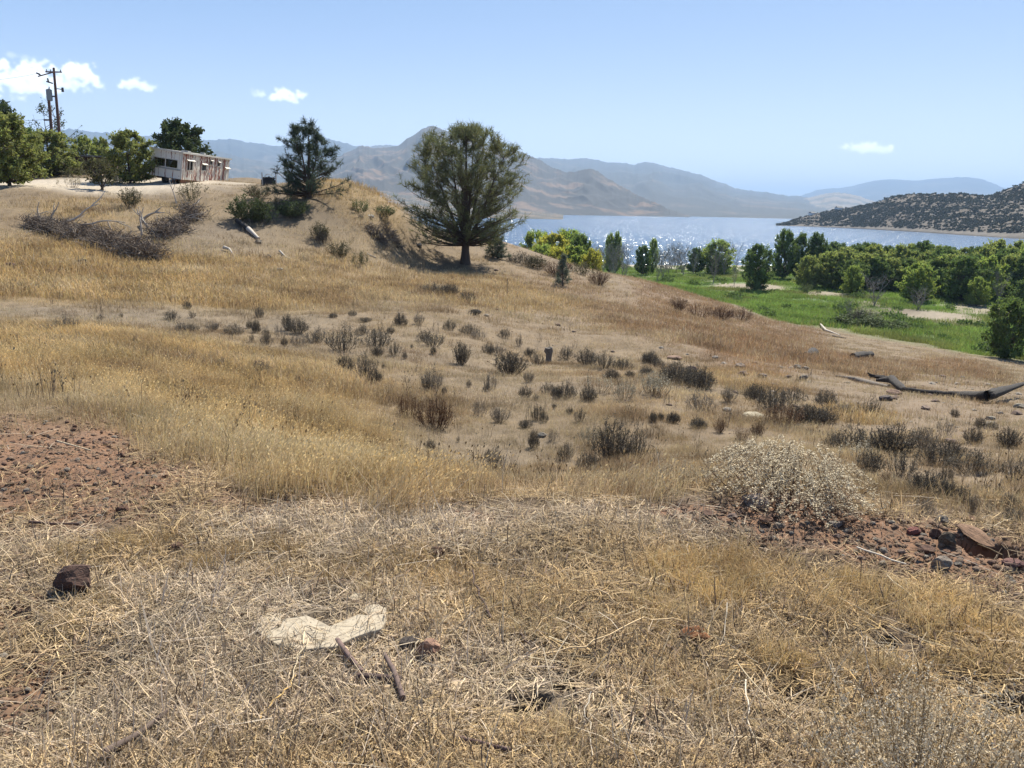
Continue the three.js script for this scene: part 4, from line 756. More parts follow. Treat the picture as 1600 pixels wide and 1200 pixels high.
// the near pad: a thatch of broken straw
strewn('straw_litter', 'mat of broken grey and tan straw lying on the near ground', 'straw', [0, 1, 2, 3].map((i) => strawGeo(700 + i, { n: 72, spread: .15, len: .085, w: .0031, pile: .016 })), M.straw, 8000, { seed: 71, r: [1.7, 7.5], flat: true, keep: (c, x, z) => clear(x, z) * (.14 + .86 * sstep(-.2, .18, fbm(x * 1.1 + 3, z * 1.1, 4, .6) + c.litter * .3)) * (c.r < 5 ? 1 : 1 - (c.r - 5) / 2.5) * (1 - c.gravel * .9), size: (c, w) => .8 + w * .6, color: (c, w, x, z, t) => { const a = mix3([.50, .385, .225], [.55, .465, .345], c.litter); const k = mix3(mix3(a, [.46, .33, .15], c.tuft * .7), [.2, .16, .12], t < .2 ? .55 : 0); const p = (.8 + w * .35) * (1 + fbm(x * 2.1, z * 2.1, 3) * .35); return k.map((v) => v * p); } });
strewn('straw_litter', 'long pale loose straws scattered over the near ground', 'straw', [0, 1, 2].map((i) => strawGeo(720 + i, { n: 7, spread: .2, len: .2, w: .0026, pile: .03 })), M.straw, 650, { seed: 72, r: [1.7, 7], flat: true, keep: (c) => .8 - c.gravel * .6, size: (c, w) => .7 + w * .7, color: (c, w) => mix3([.56, .43, .24], [.60, .54, .43], w) });
strewn('plant_debris', 'dark twigs and rotted stalks scattered through the straw on the near ground', 'debris', [0, 1, 2].map((i) => strawGeo(730 + i, { n: 9, spread: .13, len: .10, w: .005, pile: .02 })), M.twig, 2600, { seed: 70, r: [1.7, 7.5], flat: true, lift: .008, keep: (c, x, z) => clear(x, z) * (.25 + .75 * sstep(-.1, .3, fbm(x * 1.4 + 70, z * 1.4, 3))), size: (c, w) => .5 + w * .8, color: (c, w) => mix3([.075, .05, .034], [.15, .105, .07], w) });
strewn('dry_grass', 'short golden dry grass growing in patches on the near ground', 'grass', [0, 1, 2, 3].map((i) => tuftGeo(740 + i, { n: 34, h: .085, w: .0022, spread: .06, lean: .7 })), M.straw, 16000, { seed: 73, r: [1.7, 7.5], keep: (c, x, z) => clamp(c.tuft * (.35 + 1.1 * sstep(-.25, .3, fbm(x * 2.2 + 9, z * 2.2, 3))) + .06 + .14 * sstep(.0, .5, fbm(x * 1.6, z * 1.6, 3))) * clear(x, z) * (1 - c.gravel * .9), size: (c, w) => (.55 + w * .7) * (.7 + c.tuft * .35), color: grassColor });
// tall grass behind the rim and on the left
strewn('tall_grass', 'tall golden dry grass leaning in the wind below the rim at the left', 'grass', [0, 1, 2, 3].map((i) => tuftGeo(760 + i, { n: 40, h: .19, w: .0034, spread: .16, lean: .4, wind: .32, head: .35 })), M.straw, 19000, { seed: 74, r: [4, 19], noTurn: true, keep: (c, x, z) => clear(x, z) * clamp(c.tall * (.45 + 1.3 * fbm(x * .8, z * .8, 4, .6))) * (1 - c.gravel), size: (c, w) => .55 + w * .55 + c.tall * .15, color: (c, w, x, z, t) => { const k = grassColor(c, w, x, z, t); return t > .55 ? mix3(k, PALE, .5) : k; } });
// the hollow and the slopes
const bare = (c) => 1 - Math.max(c.track * .75, c.bare * .7, c.road * 1.6, c.gravel * .95, c.flat * 1.5);
const patchy = (x, z, f = .5) => sstep(-.3, .3, fbm(x * f, z * f, 4, .6));
const fieldSize = (c, w, x, z) => (.5 + w * .6) * (.62 + .75 * Math.max(c.gold, c.tall, c.rust * .6) + .3 * patchy(x, z, .3));
strewn('dry_grass', 'short dry grass on the near slope below the rim', 'grass', [0, 1, 2, 3].map((i) => tuftGeo(780 + i, { n: 34, h: .11, w: .004, spread: .18, lean: .6, wind: .1 })), M.straw, 30000, { seed: 75, r: [4.2, 14], keep: (c, x, z) => bare(c) * (.12 + .88 * patchy(x, z, .9)) * clear(x, z) * sstep(4.2, 6, c.r), size: fieldSize, color: grassColor });
strewn('dry_grass', 'dry grass covering the floor of the hollow', 'grass', [0, 1, 2, 3].map((i) => tuftGeo(800 + i, { n: 34, h: .13, w: .008, spread: .36, lean: .6, wind: .1 })), M.straw, 42000, { seed: 76, r: [13, 32], keep: (c, x, z) => bare(c) * (.1 + .5 * patchy(x, z, .5) + .4 * Math.max(c.gold, c.tall)), size: fieldSize, color: grassColor });
strewn('dry_grass', 'dry grass covering the far slopes of the hollow', 'grass', [0, 1, 2, 3].map((i) => tuftGeo(820 + i, { n: 30, h: .22, w: .018, spread: .7, lean: .6, wind: .1 })), M.straw, 46000, { seed: 77, r: [30, 112], keep: (c, x, z) => bare(c) * (.12 + .5 * patchy(x, z, .25) + .4 * Math.max(c.gold, c.rust * .5)), size: fieldSize, color: grassColor });
// thin dry weeds standing here and there
strewn('dry_weeds', 'thin dark dry weed stalks scattered over the hollow', 'weeds', [0, 1, 2].map((i) => tuftGeo(840 + i, { n: 12, h: .3, w: .006, spread: .1, lean: .5, head: .5 })), M.twig, 2600, { seed: 78, r: [6, 60], keep: (c, x, z) => bare(c) * .6 * patchy(x + 50, z, .2), size: (c, w) => (.5 + w * .6) * (c.r > 25 ? 1.4 : 1), color: (c, w) => mix3([.11, .08, .05], [.22, .17, .11], w) });
// the green valley floor
strewn('meadow_grass', 'lush green grass and reeds of the valley floor', 'grass', [0, 1, 2, 3].map((i) => tuftGeo(860 + i, { n: 30, h: .5, w: .05, spread: 1.1, lean: .5 })), M.meadow, 46000, { seed: 79, r: [62, 225], az: [2, 37], keep: (c, x, z) => c.flat > .5 ? (1 - Math.max(c.sand, c.brown * .5)) * (.35 + .65 * patchy(x, z, .06)) * (c.r > 200 ? .3 : 1) : 0, size: (c, w, x, z) => (.5 + w * .7) * (.6 + .6 * patchy(x, z, .1)), color: (c, w, x, z, t) => { const k = mix3([.10, .20, .035], [.20, .285, .06], w); const p = 1 + fbm(x * .09, z * .09, 3) * .5; return (t > .9 ? mix3(k, [.22, .19, .07], .7) : mix3(k, [.17, .17, .05], sstep(.1, .5, fbm(x * .04 + 9, z * .04, 3)) * .7)).map((v) => v * p); } });
strewn('meadow_weeds', 'low green bushes and weeds dotted over the valley floor', 'weeds', [0, 1, 2].map((i) => { const R = rng(880 + i), g = new Geo(); for (let k = 0; k < 160; k++) { const d = rnd3(R), v = .6 + R() * .7; d.y = Math.abs(d.y) * .7; g.col = [v, v, v]; leafQuad(g, d.multiplyScalar(.35 + R() * .2), rnd3(R), .16, .1, R); } return g.build(); }), M.meadow, 2200, { seed: 80, r: [64, 215], az: [2, 37], keep: (c, x, z) => c.flat > .6 ? .55 * patchy(x + 90, z, .07) * (1 - c.sand * .7) : 0, size: (c, w) => .6 + w * w * 2.2, color: (c, w) => mix3([.05, .10, .025], [.11, .16, .04], w) });

// gravel: broken red-brown stone
function stoneGeo(seed, flat = .7, detail = 1) {
  const g = new THREE.IcosahedronGeometry(.5, detail), p = g.attributes.position, R = rng(seed), cuts = [0, 1, 2, 3, 4, 5].map(() => [rnd3(R), .26 + R() * .18]), v = V3();
  for (let i = 0; i < p.count; i++) { v.fromBufferAttribute(p, i); for (const [n, d] of cuts) { const k = v.dot(n) - d; if (k > 0) v.addScaledVector(n, -k); } v.multiplyScalar(1 + n3(v.x * 3 + seed, v.y * 3, v.z * 3) * .12); v.y *= flat; p.setXYZ(i, v.x, v.y, v.z); }
  g.computeVertexNormals(); g.setAttribute('color', new THREE.BufferAttribute(new Float32Array(p.count * 3).fill(1), 3)); return g;
}
const stoneTex = (() => { const c = document.createElement('canvas'); c.width = c.height = 256; const x = c.getContext('2d'), R = rng(9); x.fillStyle = '#c8c8c8'; x.fillRect(0, 0, 256, 256); for (let i = 0; i < 2600; i++) { const g = 120 + R() * 135 | 0; x.fillStyle = `rgba(${g},${g},${g},.4)`; x.beginPath(); x.arc(R() * 256, R() * 256, R() * R() * 9 + .7, 0, 7); x.fill(); } const t = new THREE.CanvasTexture(c); t.colorSpace = THREE.SRGBColorSpace; t.wrapS = t.wrapT = THREE.RepeatWrapping; return t; })();
const stoneMat = new THREE.MeshStandardMaterial({ vertexColors: true, roughness: .95, map: stoneTex, bumpMap: stoneTex, bumpScale: .004 });
const stones = [0, 1, 2, 3, 4, 5].map((i) => stoneGeo(900 + i, .5 + (i % 3) * .14));
const stoneColor = (c, w, x, z, t) => { const k = t < .1 ? [.33, .28, .22] : t < .3 ? [.30, .20, .13] : t < .85 ? mix3([.29, .16, .085], [.36, .22, .13], w) : [.2, .105, .065]; return k; };
strewn('gravel', 'broken red-brown gravel lying in bands on the near rim', 'gravel', stones, stoneMat, 90000, { seed: 81, r: [1.8, 8.5], flat: true, lift: .001, keep: (c) => clamp(c.gravel * 1.2 + .012), size: (c, w) => .005 + Math.pow(w, 6) * .036 + w * .005, color: stoneColor });
strewn('pebbles', 'scattered pebbles and stones on the bare ground of the right slope', 'stones', stones, stoneMat, 2600, { seed: 82, r: [9, 66], keep: (c) => clamp(c.bare * .8 + .03 + c.rust * .1) * (c.az > -.05 ? 1 : .25) * (1 - c.flat), size: (c, w) => (.05 + Math.pow(w, 3) * .22) * (.5 + c.r / 50), color: (c, w, x, z, t) => (t < .5 ? [.40, .34, .27] : [.24, .155, .11]) });

// oaks and scrub that dot the far right hill and the foothills
{
  const R = rng(55), g = new Geo();
  for (let k = 0; k < 46; k++) { const d = rnd3(R), v = .6 + R() * .7; d.y = Math.abs(d.y) * .9; g.col = [v, v, v]; leafQuad(g, d.multiplyScalar(.42), rnd3(R), .42, .3, R); }
  const geo = g.build(), L = [];
  for (let i = 0; i < 14000 && L.length < 7500; i++) {
    const a = R(), t = .06 + R() * .97, q = eHill.height(a, t), dens = sstep(-.8, .45, fbm(q[0] / 60, q[2] / 60, 4) + (a < .7 ? .1 : -.2)) * (a < .14 ? .25 : 1);
    if (R() < dens) L.push([q[0], q[1], q[2], 1.3 + R() * R() * 2.6]);
  }
  const m = shade(new THREE.InstancedMesh(geo, leafy(.058, .06, .036, .2), L.length)), M4 = new THREE.Matrix4(), q = new THREE.Quaternion();
  L.forEach(([x, y, z, s], i) => { q.setFromAxisAngle(V3(0, 1, 0), i); m.setMatrixAt(i, M4.compose(V3(x, y, z), q, V3(s * 1.15, s, s * 1.15))); m.setColorAt(i, new THREE.Color(1, 1, 1)); });
  m.name = 'hill_scrub'; tag(m, 'dark scrub oaks dotted over the brown hill across the water', 'scrub', null, 'stuff'); add(m);
}

// ---------- the old trailer on the plateau ----------
{
  const q = look(282, 288), C = atR(282, 288, 65), azd = q.az + 27 * RAD, L = 7.8, Wd = 2.3, Hh = 2.15, F = .28;
  const t = thing('travel_trailer', 'old white house trailer streaked with rust, tilted on the plateau beside the dirt road', 'trailer', [C.x, C.y + .02, C.z], Math.PI / 2 - azd);
  t.rotation.order = 'YXZ'; t.rotation.x = 7.5 * RAD;
  const rust = (seed, w, h, amount, base) => {
    const c = document.createElement('canvas'); c.width = w; c.height = h; const x = c.getContext('2d'), R = rng(seed); x.fillStyle = base; x.fillRect(0, 0, w, h);
    for (let k = 0; k < 120 * amount; k++) { const X = R() * w, top = R() < .6, l = h * (top ? .3 + R() * .8 : .3 + R() * .5), Y = top ? 0 : h - l, ww = w * (.010 + R() * R() * .04), r = 92 + R() * 46 | 0; for (let y = 0; y < l; y += 3) { const f = top ? y / l : 1 - y / l, W2 = ww * (1 - f * .6) * (.8 + .3 * n2(k * 3.1, y * .012)); x.fillStyle = `rgba(${r},${r * .45 | 0},${r * .33 | 0},${.82 - f * .3})`; x.fillRect(X + n2(y * .01, k) * ww * .4 - W2 / 2, Y + y, W2, 3.6); } }
    for (let k = 0; k < 420 * amount; k++) { const r = 90 + R() * 60 | 0; x.fillStyle = `rgba(${r},${r * .45 | 0},${r * .32 | 0},.55)`; x.beginPath(); x.arc(R() * w, R() < .5 ? R() * h * .25 : R() * h, R() * R() * 8 + 1, 0, 7); x.fill(); }
    for (let k = 0; k < 300; k++) { x.fillStyle = `rgba(80,74,66,${R() * .18})`; x.fillRect(R() * w, R() * h, 1 + R() * 3, 8 + R() * 60); }
    const tx = new THREE.CanvasTexture(c); tx.colorSpace = THREE.SRGBColorSpace; tx.wrapS = tx.wrapT = THREE.RepeatWrapping; return tx;
  };
  const sideMat = new THREE.MeshStandardMaterial({ map: rust(3, 1024, 512, .62, '#d6cfbf'), roughness: .6 }), endMat = new THREE.MeshStandardMaterial({ map: rust(4, 512, 512, .10, '#cfcbc2'), roughness: .6 });
  sideMat.map.repeat.set(1 / L, 1 / (Hh - F)); endMat.map.repeat.set(1 / Wd, 1 / (Hh - F)); sideMat.map.offset.set(0, -F / (Hh - F)); endMat.map.offset.set(0, -F / (Hh - F));
  const white = new THREE.MeshStandardMaterial({ color: new THREE.Color(.52, .49, .43), roughness: .7 }), dark = new THREE.MeshStandardMaterial({ color: new THREE.Color(.02, .02, .02), roughness: .8 }), grey = new THREE.MeshStandardMaterial({ color: new THREE.Color(.30, .30, .29), roughness: .7 }), rusty = new THREE.MeshStandardMaterial({ color: new THREE.Color(.17, .075, .04), roughness: .9 }), glass = new THREE.MeshPhysicalMaterial({ color: new THREE.Color(.8, .85, .85), roughness: .05, transmission: 1, thickness: 0 }), tyre = new THREE.MeshStandardMaterial({ color: new THREE.Color(.03, .03, .03), roughness: .9 });
  const P = (name, mat, fn, parent = t) => { const g = new Geo(); fn(g); return mesh(name, g.build(), mat, parent); };
  // shell: inner walls, floor; the end wall has a wide window opening
  const wz0 = -Wd + .22, wz1 = -.30, wy0 = 1.02, wy1 = 1.56;
  P('end_wall', endMat, (g) => { g.box([0, F, -Wd], [.05, wy0, 0]); g.box([0, wy1, -Wd], [.05, Hh, 0]); g.box([0, wy0, -Wd], [.05, wy1, wz0]); g.box([0, wy0, wz1], [.05, wy1, 0]); });
  P('rear_wall', endMat, (g) => g.box([L - .05, F, -Wd], [L, Hh, 0]));
  P('far_side_wall', sideMat, (g) => g.box([.05, F, -Wd], [L - .05, Hh, -Wd + .04]));
  P('trailer_floor', dark, (g) => g.box([.05, F, -Wd + .04], [L - .05, F + .06, -.04]));
  // the side towards the camera: upright sheets with standing seams, a window and a door opening
  const cut = [[.62, 1.02, 1.40, 1.62]];
  const nP = 13;
  for (let k = 0; k < nP; k++) {
    const a = .05 + (L - .1) * k / nP, b = .05 + (L - .1) * (k + 1) / nP - .012, o = (k * 7 % 3) * .006;
    P('side_panel', sideMat, (g) => { const win = k === 1 || k === 2; if (win) { g.box([a, F, -.04], [b, .98, o]); g.box([a, 1.62, -.04], [b, Hh, o]); if (k === 1) g.box([a, .98, -.04], [a + .1, 1.62, o]); else g.box([b - .15, .98, -.04], [b, 1.62, o]); } else g.box([a, F, -.04], [b, Hh, o]); g.box([b - .02, F, o], [b, Hh, o + .018]); });
  }
  const roof = P('roof', white, (g) => { g.box([-.09, Hh, -Wd - .07], [L + .09, Hh + .06, .10]); g.box([-.10, Hh - .05, .101], [L + .1, Hh + .07, .125]); g.box([-.115, Hh - .05, -Wd - .07], [-.092, Hh + .07, .10]); });
  P('roof_vent', grey, (g) => g.box([2.4, Hh + .06, -1.3], [2.9, Hh + .17, -.8]), roof); P('roof_vent', grey, (g) => g.box([5.6, Hh + .06, -1.4], [5.9, Hh + .2, -1.1]), roof);
  P('corner_trim', white, (g) => { g.box([-.02, F, -.05], [-.002, Hh - .06, .03]); g.box([-.02, F, .022], [.06, Hh - .06, .045]); });
  P('belt_moulding', grey, (g) => { g.box([-.035, .86, -Wd], [-.003, .96, -.055]); g.box([-.045, .90, -Wd], [-.036, .92, -.055]); });
  const w = P('end_window', white, (g) => { g.box([-.02, wy0 - .05, wz0 - .05], [.02, wy0, wz1 + .05]); g.box([-.02, wy1, wz0 - .05], [.02, wy1 + .05, wz1 + .05]); g.box([-.02, wy0, wz0 - .05], [.02, wy1, wz0]); g.box([-.02, wy0, wz1], [.02, wy1, wz1 + .05]); g.box([-.02, wy0, (wz0 + wz1) / 2 - .035], [.02, wy1, (wz0 + wz1) / 2 + .02]); });
  P('pane', glass, (g) => g.quad([.01, wy0, wz0], [.01, wy0, (wz0 + wz1) / 2 - .035], [.01, wy1, (wz0 + wz1) / 2 - .035], [.01, wy1, wz0]), w);
  P('pane', glass, (g) => g.quad([.01, wy0, (wz0 + wz1) / 2 + .02], [.01, wy0, wz1], [.01, wy1, wz1], [.01, wy1, (wz0 + wz1) / 2 + .02]), w);
  const sw = P('side_window', white, (g) => { const a = .76, b = 1.68; for (const x of [a, (a + b) / 2, b]) g.box([x - .03, .98, -.035], [x + .03, 1.62, .035]); g.box([a, .95, -.035], [b, .99, .045]); });
  P('curtain', new THREE.MeshStandardMaterial({ color: new THREE.Color(.30, .20, .15), roughness: 1 }), (g) => g.box([.8, .99, -.16], [1.2, 1.62, -.12]), sw);
  for (const [x, y, wd] of [[.62, 1.66, 1.2], [3.0, 1.52, .8], [4.3, 1.86, .42], [5.6, 1.82, .42], [6.9, 1.42, .9]]) P('awning', white, (g) => { g.quad([x, y + .08, .03], [x, y, .17], [x + wd, y, .17], [x + wd, y + .08, .03]); g.box([x, y - .03, .16], [x + wd, y, .18]); });
  for (const [x, y, a, b] of [[3.05, 1.08, .7, .38], [4.32, 1.56, .36, .26], [5.64, 1.5, .36, .26]]) { const v = P('side_window', white, (g) => { g.box([x - .04, y - .04, .02], [x + a + .04, y, .045]); g.box([x - .04, y + b, .02], [x + a + .04, y + b + .04, .045]); g.box([x - .04, y, .02], [x, y + b, .045]); g.box([x + a, y, .02], [x + a + .04, y + b, .045]); }); P('pane', dark, (g) => g.box([x, y, .02], [x + a, y + b, .032]), v); }
  P('vent', white, (g) => g.box([1.55, 1.9, .02], [1.85, 2.06, .07])); P('vent', grey, (g) => g.box([4.1, .8, .02], [4.4, .93, .06])); P('skirt', rusty, (g) => g.box([.1, .02, -.1], [L - .3, F, -.06]));
  P('patch_plate', white, (g) => g.box([.55, F + .02, .03], [1.5, F + .16, .045]));
  P('chassis', rusty, (g) => { g.box([.2, .14, -.5], [L - .2, F, -.42]); g.box([.2, .14, -Wd + .42], [L - .2, F, -Wd + .5]); });
  for (const x of [.55, 2.6]) { const wh = P('wheel', tyre, (g) => g.tube([[x, .16, -1.55], [x, .16, -1.32]], .31, 18)); P('rim', grey, (g) => g.tube([[x, .16, -1.32], [x, .16, -1.30]], .17, 14), wh); }
  P('jack', rusty, (g) => { g.tube([[.35, -.15, -.75], [.35, .2, -.75]], .05, 8); g.box([.2, -.2, -.9], [.5, -.12, -.6]); });
}
// ---------- power poles ----------
{
  const wood = new THREE.MeshStandardMaterial({ color: new THREE.Color(.13, .075, .06), roughness: 1 }), grey = new THREE.MeshStandardMaterial({ color: new THREE.Color(.25, .27, .27), roughness: .6 }), iron = new THREE.MeshStandardMaterial({ color: new THREE.Color(.06, .06, .065), roughness: .7 });
  const p = atR(95, 230, 84), h = top(87, 106, p), t = thing('power_pole', 'tall brown power pole with cross arms and a transformer', 'power pole', [p.x, p.y, p.z]);
  const P = (n, m, f, par = t) => { const g = new Geo(); f(g); return mesh(n, g.build(), m, par); };
  P('pole', wood, (g) => g.tube([[0, -.3, 0], [-.02, h * .5, 0], [.0, h, 0]], [.15, .125, .095], 10));
  const arm = P('crossarm', wood, (g) => g.box([-.8, h - .38, -.16], [.6, h - .28, -.08])); for (const x of [-.7, -.35, .5]) P('insulator', grey, (g) => g.tube([[x, h - .28, -.14], [x, h - .12, -.14]], [.05, .035], 8), arm);
  P('crossarm', wood, (g) => g.tube([[-1.35, h - .75, .1], [.05, h - .38, .16]], .05, 6)); P('cutout', iron, (g) => g.tube([[-1.45, h - .47, .1], [-1.15, h - .6, .1]], .07, 8)); P('cutout', iron, (g) => g.tube([[-.5, h - .9, .2], [-.42, h - 1.25, .2]], .07, 8)); P('cutout', iron, (g) => g.tube([[-.6, h - 1.15, .2], [-.1, h - 1.3, .2]], .06, 8));
  const tr = P('transformer', grey, (g) => { g.tube([[-.45, h - 2.75, .25], [-.45, h - 2.7, .25], [-.45, h - 1.85, .25], [-.45, h - 1.78, .25]], [.17, .24, .24, .16], 14); }); P('bushing', iron, (g) => g.tube([[-.42, h - 1.78, .25], [-.4, h - 1.58, .25]], [.06, .03], 8), tr); P('bracket', iron, (g) => g.box([-.3, h - 2.4, .05], [0, h - 2.3, .2]), tr);
  P('lamp_arm', iron, (g) => g.tube([[.1, h - 1.7, 0], [.55, h - 1.75, 0]], .04, 6)); P('meter', iron, (g) => g.tube([[.6, h - 1.95, 0], [.6, h - 1.6, 0]], [.11, .09], 10));
  const p2 = atR(83, 230, 80), h2 = top(80, 157, p2), t2 = thing('power_pole', 'short bare wooden pole just left of the tall power pole', 'power pole', [p2.x, p2.y, p2.z]);
  const P2 = (n, m, f) => { const g = new Geo(); f(g); return mesh(n, g.build(), m, t2); };
  P2('pole', wood, (g) => g.tube([[0, -.3, 0], [0, h2, 0]], [.14, .11], 10)); P2('bracket', wood, (g) => g.box([-.55, h2 - 1.6, -.06], [-.1, h2 - 1.48, .06]));
  const wire = (a, b, sag, label) => { const pts = []; for (let i = 0; i <= 14; i++) { const f = i / 14; pts.push([lerp(a[0], b[0], f), lerp(a[1], b[1], f) - sag * 4 * f * (1 - f), lerp(a[2], b[2], f)]); } const g = new Geo(); g.tube(pts, .012, 5); tag(mesh('power_wire', g.build(), iron), label, 'wire'); };
  const q = look(-120, 118), r = 92; wire([p.x - 1.4, p.y + h - .5, p.z + .1], [r * Math.sin(q.az), EYE + r * Math.tan(q.el), -r * Math.cos(q.az)], .5, 'thin power wire running left from the top of the tall pole');
  const q3 = look(-120, 172); wire([p2.x - .3, p2.y + h2 - 1.5, p2.z], [r * Math.sin(q3.az), EYE + r * Math.tan(q3.el), -r * Math.cos(q3.az)], .4, 'thin lower wire running left from the short pole');
}
// ---------- shed, junk, far houses ----------
{
  const brown = new THREE.MeshStandardMaterial({ color: new THREE.Color(.075, .045, .035), roughness: 1 }), roofM = new THREE.MeshStandardMaterial({ color: new THREE.Color(.16, .145, .13), roughness: .9 }), pale = new THREE.MeshStandardMaterial({ color: new THREE.Color(.46, .43, .38), roughness: .9 });
  const p = atR(144, 262, 80), t = thing('shed', 'low dark brown flat-roofed shed behind the road bush', 'shed', [p.x, p.y - .1, p.z], 20 * RAD), w = 60 * mpp(p), h = top(144, 241, p);
  const P = (n, m, f, par = t) => { const g = new Geo(); f(g); return mesh(n, g.build(), m, par); };
  for (let k = 0; k < 12; k++) P('board', brown, (g) => g.box([-w / 2 + w * k / 12, 0, -.02 - (k % 3) * .012], [-w / 2 + w * (k + 1) / 12 - .02, h - .12, .06]));
  P('back_wall', brown, (g) => g.box([-w / 2, 0, -2.6], [w / 2, h - .3, -2.5])); P('side_wall', brown, (g) => g.box([-w / 2, 0, -2.49], [-w / 2 + .06, h - .2, -.05])); P('side_wall', brown, (g) => g.box([w / 2 - .06, 0, -2.49], [w / 2, h - .2, -.05])); P('roof', roofM, (g) => g.box([-w / 2 - .2, h - .12, -2.8], [w / 2 + .2, h, .3]));
  for (const [u, hh, s] of [[89, 1.25, 0], [94, 1.1, 1], [100, 1.2, 2]]) { const q = atR(u, 262, 77), g = new Geo(); g.box([-.09, -.1, -.03], [.09, hh, .03]); const b = tag(mesh('fence_post', g.build(), pale), ['leftmost', 'middle', 'rightmost'][s] + ' of three pale boards standing left of the dark shed', 'fence post', 'pale boards by the shed'); b.position.copy(q); b.rotation.set(.05 * s, .4, .06 * (s - 1)); }
  // scrap heap beside the smaller pine
  const j = atR(420, 288, 64), iron = new THREE.MeshStandardMaterial({ color: new THREE.Color(.025, .023, .022), roughness: .8 }), jt = thing('junk_heap', 'black heap of scrap metal with two pale posts left of the smaller pine', 'junk heap', [j.x, j.y - .05, j.z], .3), R = rng(8);
  const J = (n, m, f) => { const g = new Geo(); f(g); return mesh(n, g.build(), m, jt); };
  J('scrap_body', iron, (g) => { g.box([-.52, 0, -.4], [.5, .42, .4]); g.box([-.44, .42, -.3], [.42, .6, .3]); });
  J('scrap_bars', iron, (g) => { for (let k = 0; k < 26; k++) { const a = R() * 6.28, x = gauss(R) * .3, z = gauss(R) * .25, y = .3 + R() * .35; g.tube([[x, y, z], [x + Math.cos(a) * .3, y + (R() - .4) * .35, z + Math.sin(a) * .3]], .022, 5); } });
  for (const x of [-.44, .5]) J('post', pale, (g) => g.tube([[x, 0, .42], [x * 1.02, .92, .38]], .045, 6)); J('rim', pale, (g) => { for (let k = 0; k < 14; k++) { const a = k / 14 * 3.14, b = (k + 1) / 14 * 3.14; g.tube([[Math.cos(a) * .3, .55 + Math.sin(a) * .28, .32], [Math.cos(b) * .3, .55 + Math.sin(b) * .28, .32]], .02, 5); } });
  // tiny houses on the far shores
  const wallM = new THREE.MeshStandardMaterial({ color: new THREE.Color(.75, .74, .70), roughness: .8 });
  const hillAt = (h, u, t) => { const az = look(u, 300).az; return h.height((az - h.a0) / (h.a1 - h.a0), t); };
  for (const [u, t, w, label] of [[1313, 1.0, 9, 'tiny white house on the crest of the right-hand hill'], [1272, .96, 7, 'tiny pale house near the tip of the right-hand hill']]) { const q = hillAt(eHill, u, t), o = thing('far_house', label, 'house', [q[0], q[1] - .5, q[2]], .4), g = new Geo(), g2 = new Geo(); g.box([-w / 2, 0, -3], [w / 2, 3.4, 3]); g2.quad([-w / 2 - .4, 3.3, 3.4], [w / 2 + .4, 3.3, 3.4], [w / 2, 5, 0], [-w / 2, 5, 0]); g2.quad([w / 2 + .4, 3.3, -3.4], [-w / 2 - .4, 3.3, -3.4], [-w / 2, 5, 0], [w / 2, 5, 0]); mesh('wall', g.build(), wallM, o); mesh('roof', g2.build(), roofM, o); }
  for (const [u, t, label] of [[579, .30, 'tiny white house on the foothills between the two pines'], [551, .42, 'tiny white building on the foothills right of the smaller pine']]) { const q = hillAt(foothill, u, t), o = thing('far_house', label, 'house', [q[0], q[1] - 1, q[2]], .1), g = new Geo(), g2 = new Geo(); g.box([-9, 0, -5], [9, 5, 5]); g2.quad([-10, 4.8, 5.6], [10, 4.8, 5.6], [9, 8, 0], [-9, 8, 0]); g2.quad([10, 4.8, -5.6], [-10, 4.8, -5.6], [-9, 8, 0], [9, 8, 0]); mesh('wall', g.build(), wallM, o); mesh('roof', g2.build(), wallM, o); }
}
// ---------- brush piles, logs and dead branches ----------
function branch(g, a, dir, len, r, R, kids = 0, bend = .25) {
  const pts = [], n = 6, p = a.clone(), d = dir.clone().normalize(); for (let i = 0; i <= n; i++) { pts.push(p.toArray()); p.addScaledVector(d, len / n); d.addScaledVector(rnd3(R), bend).normalize(); }
  const v = .7 + R() * .6; g.col = [v, v, v]; g.tube(pts, pts.map((_, i) => r * (1 - i / n * .75)), 6);
  for (let k = 0; k < kids; k++) { const i = 1 + Math.floor(R() * (n - 1)), q = V3(...pts[i]); branch(g, q, d.clone().addScaledVector(rnd3(R), 1.1), len * (.25 + R() * .35), r * .5, R, kids > 2 && R() < .6 ? 2 : 0, bend); }
}
const brushMat = new THREE.MeshStandardMaterial({ color: new THREE.Color(.22, .185, .15), vertexColors: true, roughness: 1 }), brushDark = new THREE.MeshStandardMaterial({ color: new THREE.Color(.17, .135, .105), vertexColors: true, roughness: 1 }), bleached = new THREE.MeshStandardMaterial({ color: new THREE.Color(.42, .37, .31), vertexColors: true, roughness: 1 });
